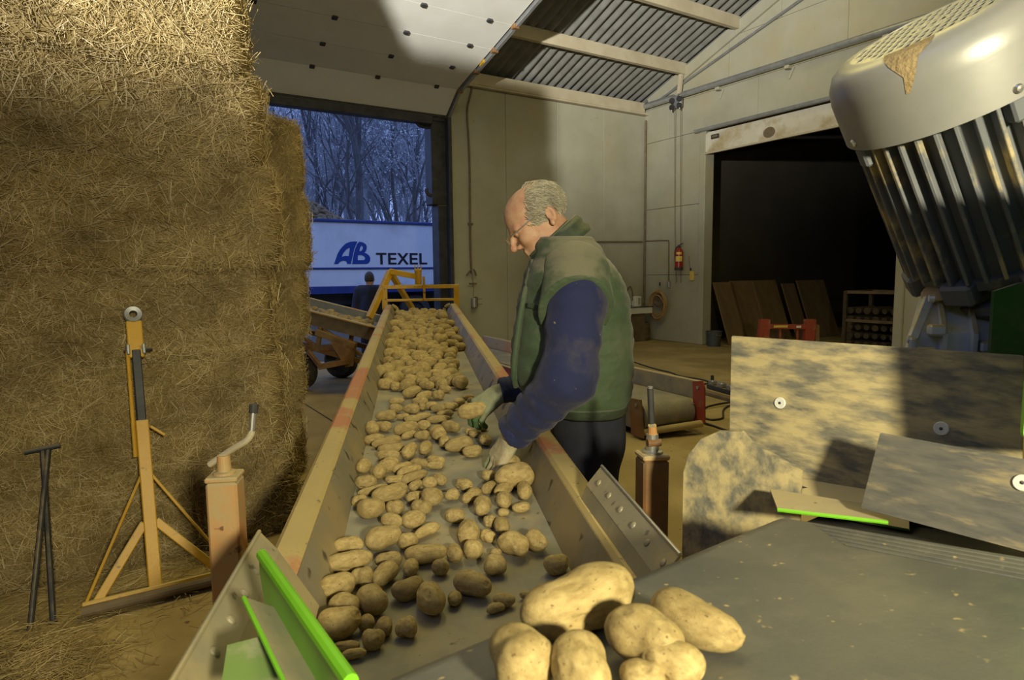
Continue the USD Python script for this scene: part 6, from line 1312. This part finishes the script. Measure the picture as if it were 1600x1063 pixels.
# ------------------------------------------------------------------ in the dark room
bl = ["light brown board leaning nearest the door post in the dark room", "second brown board leaning beside it in the dark room", "third wide brown board leaning in the dark room", "fourth narrow slatted board leaning deeper in the dark room", "fifth dim board leaning deepest in the dark room"]
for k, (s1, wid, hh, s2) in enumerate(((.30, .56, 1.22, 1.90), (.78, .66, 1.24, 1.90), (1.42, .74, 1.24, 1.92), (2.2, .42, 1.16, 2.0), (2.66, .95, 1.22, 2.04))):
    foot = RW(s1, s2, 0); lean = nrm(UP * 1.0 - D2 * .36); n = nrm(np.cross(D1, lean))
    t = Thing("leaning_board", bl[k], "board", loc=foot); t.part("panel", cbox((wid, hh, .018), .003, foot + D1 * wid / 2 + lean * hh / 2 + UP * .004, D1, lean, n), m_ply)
bk = Thing("bucket", "dark grey bucket on the floor just inside the dark doorway", "bucket", loc=atz(1113, 533, 0)); bo = RW(-.0, 1.80, 0)
bk.part("pail", lathe([(0, .004), (.11, 0), (.14, .27), (.147, .275), (.137, .275), (.105, .012), (0, .012)], bo, UP, 28), m_bucket, smooth=40); bk.part("bail", tube(spline([bo + UP * .26 + D1 * .14, bo + UP * .20 + D2 * .15, bo + UP * .26 - D1 * .14], 14), .004, 6), m_galv)
for k, (s1, s2, hh, lab) in enumerate(((3.3, 3.2, .42, "stack of pale slatted pallets on the floor of the dark room"),)):
    t = Thing("pallet_stack", lab, "pallets", loc=RW(s1, s2, 0))
    for lv in range(3):
        for q_ in range(3): t.part("bearer", cbox((1.0, .09, .09), .004, RW(s1, s2 + (q_ - 1) * .5, .05 + lv * .145), D1, D2, UP), m_pallet)
        for q_ in range(6): t.part("deck_board", cbox((.11, 1.2, .022), .003, RW(s1 + (q_ - 2.5) * .17, s2, .107 + lv * .145), D1, D2, UP), m_pallet)
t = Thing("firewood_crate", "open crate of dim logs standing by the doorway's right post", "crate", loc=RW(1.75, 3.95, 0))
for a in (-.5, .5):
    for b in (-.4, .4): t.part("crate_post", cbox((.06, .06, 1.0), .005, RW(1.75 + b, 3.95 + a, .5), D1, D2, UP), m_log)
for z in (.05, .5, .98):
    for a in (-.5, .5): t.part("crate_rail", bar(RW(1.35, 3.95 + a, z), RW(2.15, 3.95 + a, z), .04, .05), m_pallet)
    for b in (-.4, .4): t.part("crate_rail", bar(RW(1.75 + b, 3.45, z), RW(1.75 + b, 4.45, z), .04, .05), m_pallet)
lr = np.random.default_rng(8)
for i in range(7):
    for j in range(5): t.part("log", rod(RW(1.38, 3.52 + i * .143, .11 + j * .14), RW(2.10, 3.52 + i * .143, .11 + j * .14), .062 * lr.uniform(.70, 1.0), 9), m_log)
rm = Thing("red_hitch_frame", "low red steel frame with a yellow sticker on the floor before the dark doorway", "frame", loc=aty(1235, 545, 9.6)); 
RX = nrm(V(.97, -.25, 0)); rb0 = aty(1190, 560, 9.6)
def rp(px, py): return aty(px, py, 9.6)
for x0, x1 in ((1187, 1202), (1258, 1273)): rm.part("upright", slab([rp(x0, 499), rp(x1, 499), rp(x1 - 5, 566), rp(x0 - 6, 566)], .10, V(0, 1, 0)), m_red)
rm.part("cross_bar", bar(rp(1200, 510), rp(1262, 511), .08, .07), m_red); rm.part("sticker", cbox((.21, .006, .035), .001, rp(1218, 510) - V(0, .045, 0), (1, 0, 0), (0, 1, 0), UP), m_labelyellow); rm.part("white_sticker", cbox((.07, .006, .035), .001, rp(1246, 510.5) - V(0, .045, 0), (1, 0, 0), (0, 1, 0), UP), m_white)
for x0 in (1219, 1246): rm.part("stay", bar(rp(x0, 512), rp(x0 - 1, 566), .03, .03, up=V(0, 1, 0)), m_red)
rm.part("side_plate", slab([rp(1273, 506), rp(1279, 508), rp(1279, 566), rp(1272, 566)], .06, V(0, 1, 0)), m_rustorange)
zf = rp(1235, 566)[2]
rm.part("base_beam", bar(V(*rp(1180, 566)[:2], .05), V(*rp(1282, 566)[:2], .05), .14, .10), m_red)
for x0 in (1190, 1262, 1273): p = rp(x0, 564); rm.part("foot", bar(p, V(p[0], p[1], .05), .07, .08, up=V(0, 1, 0)), m_red)
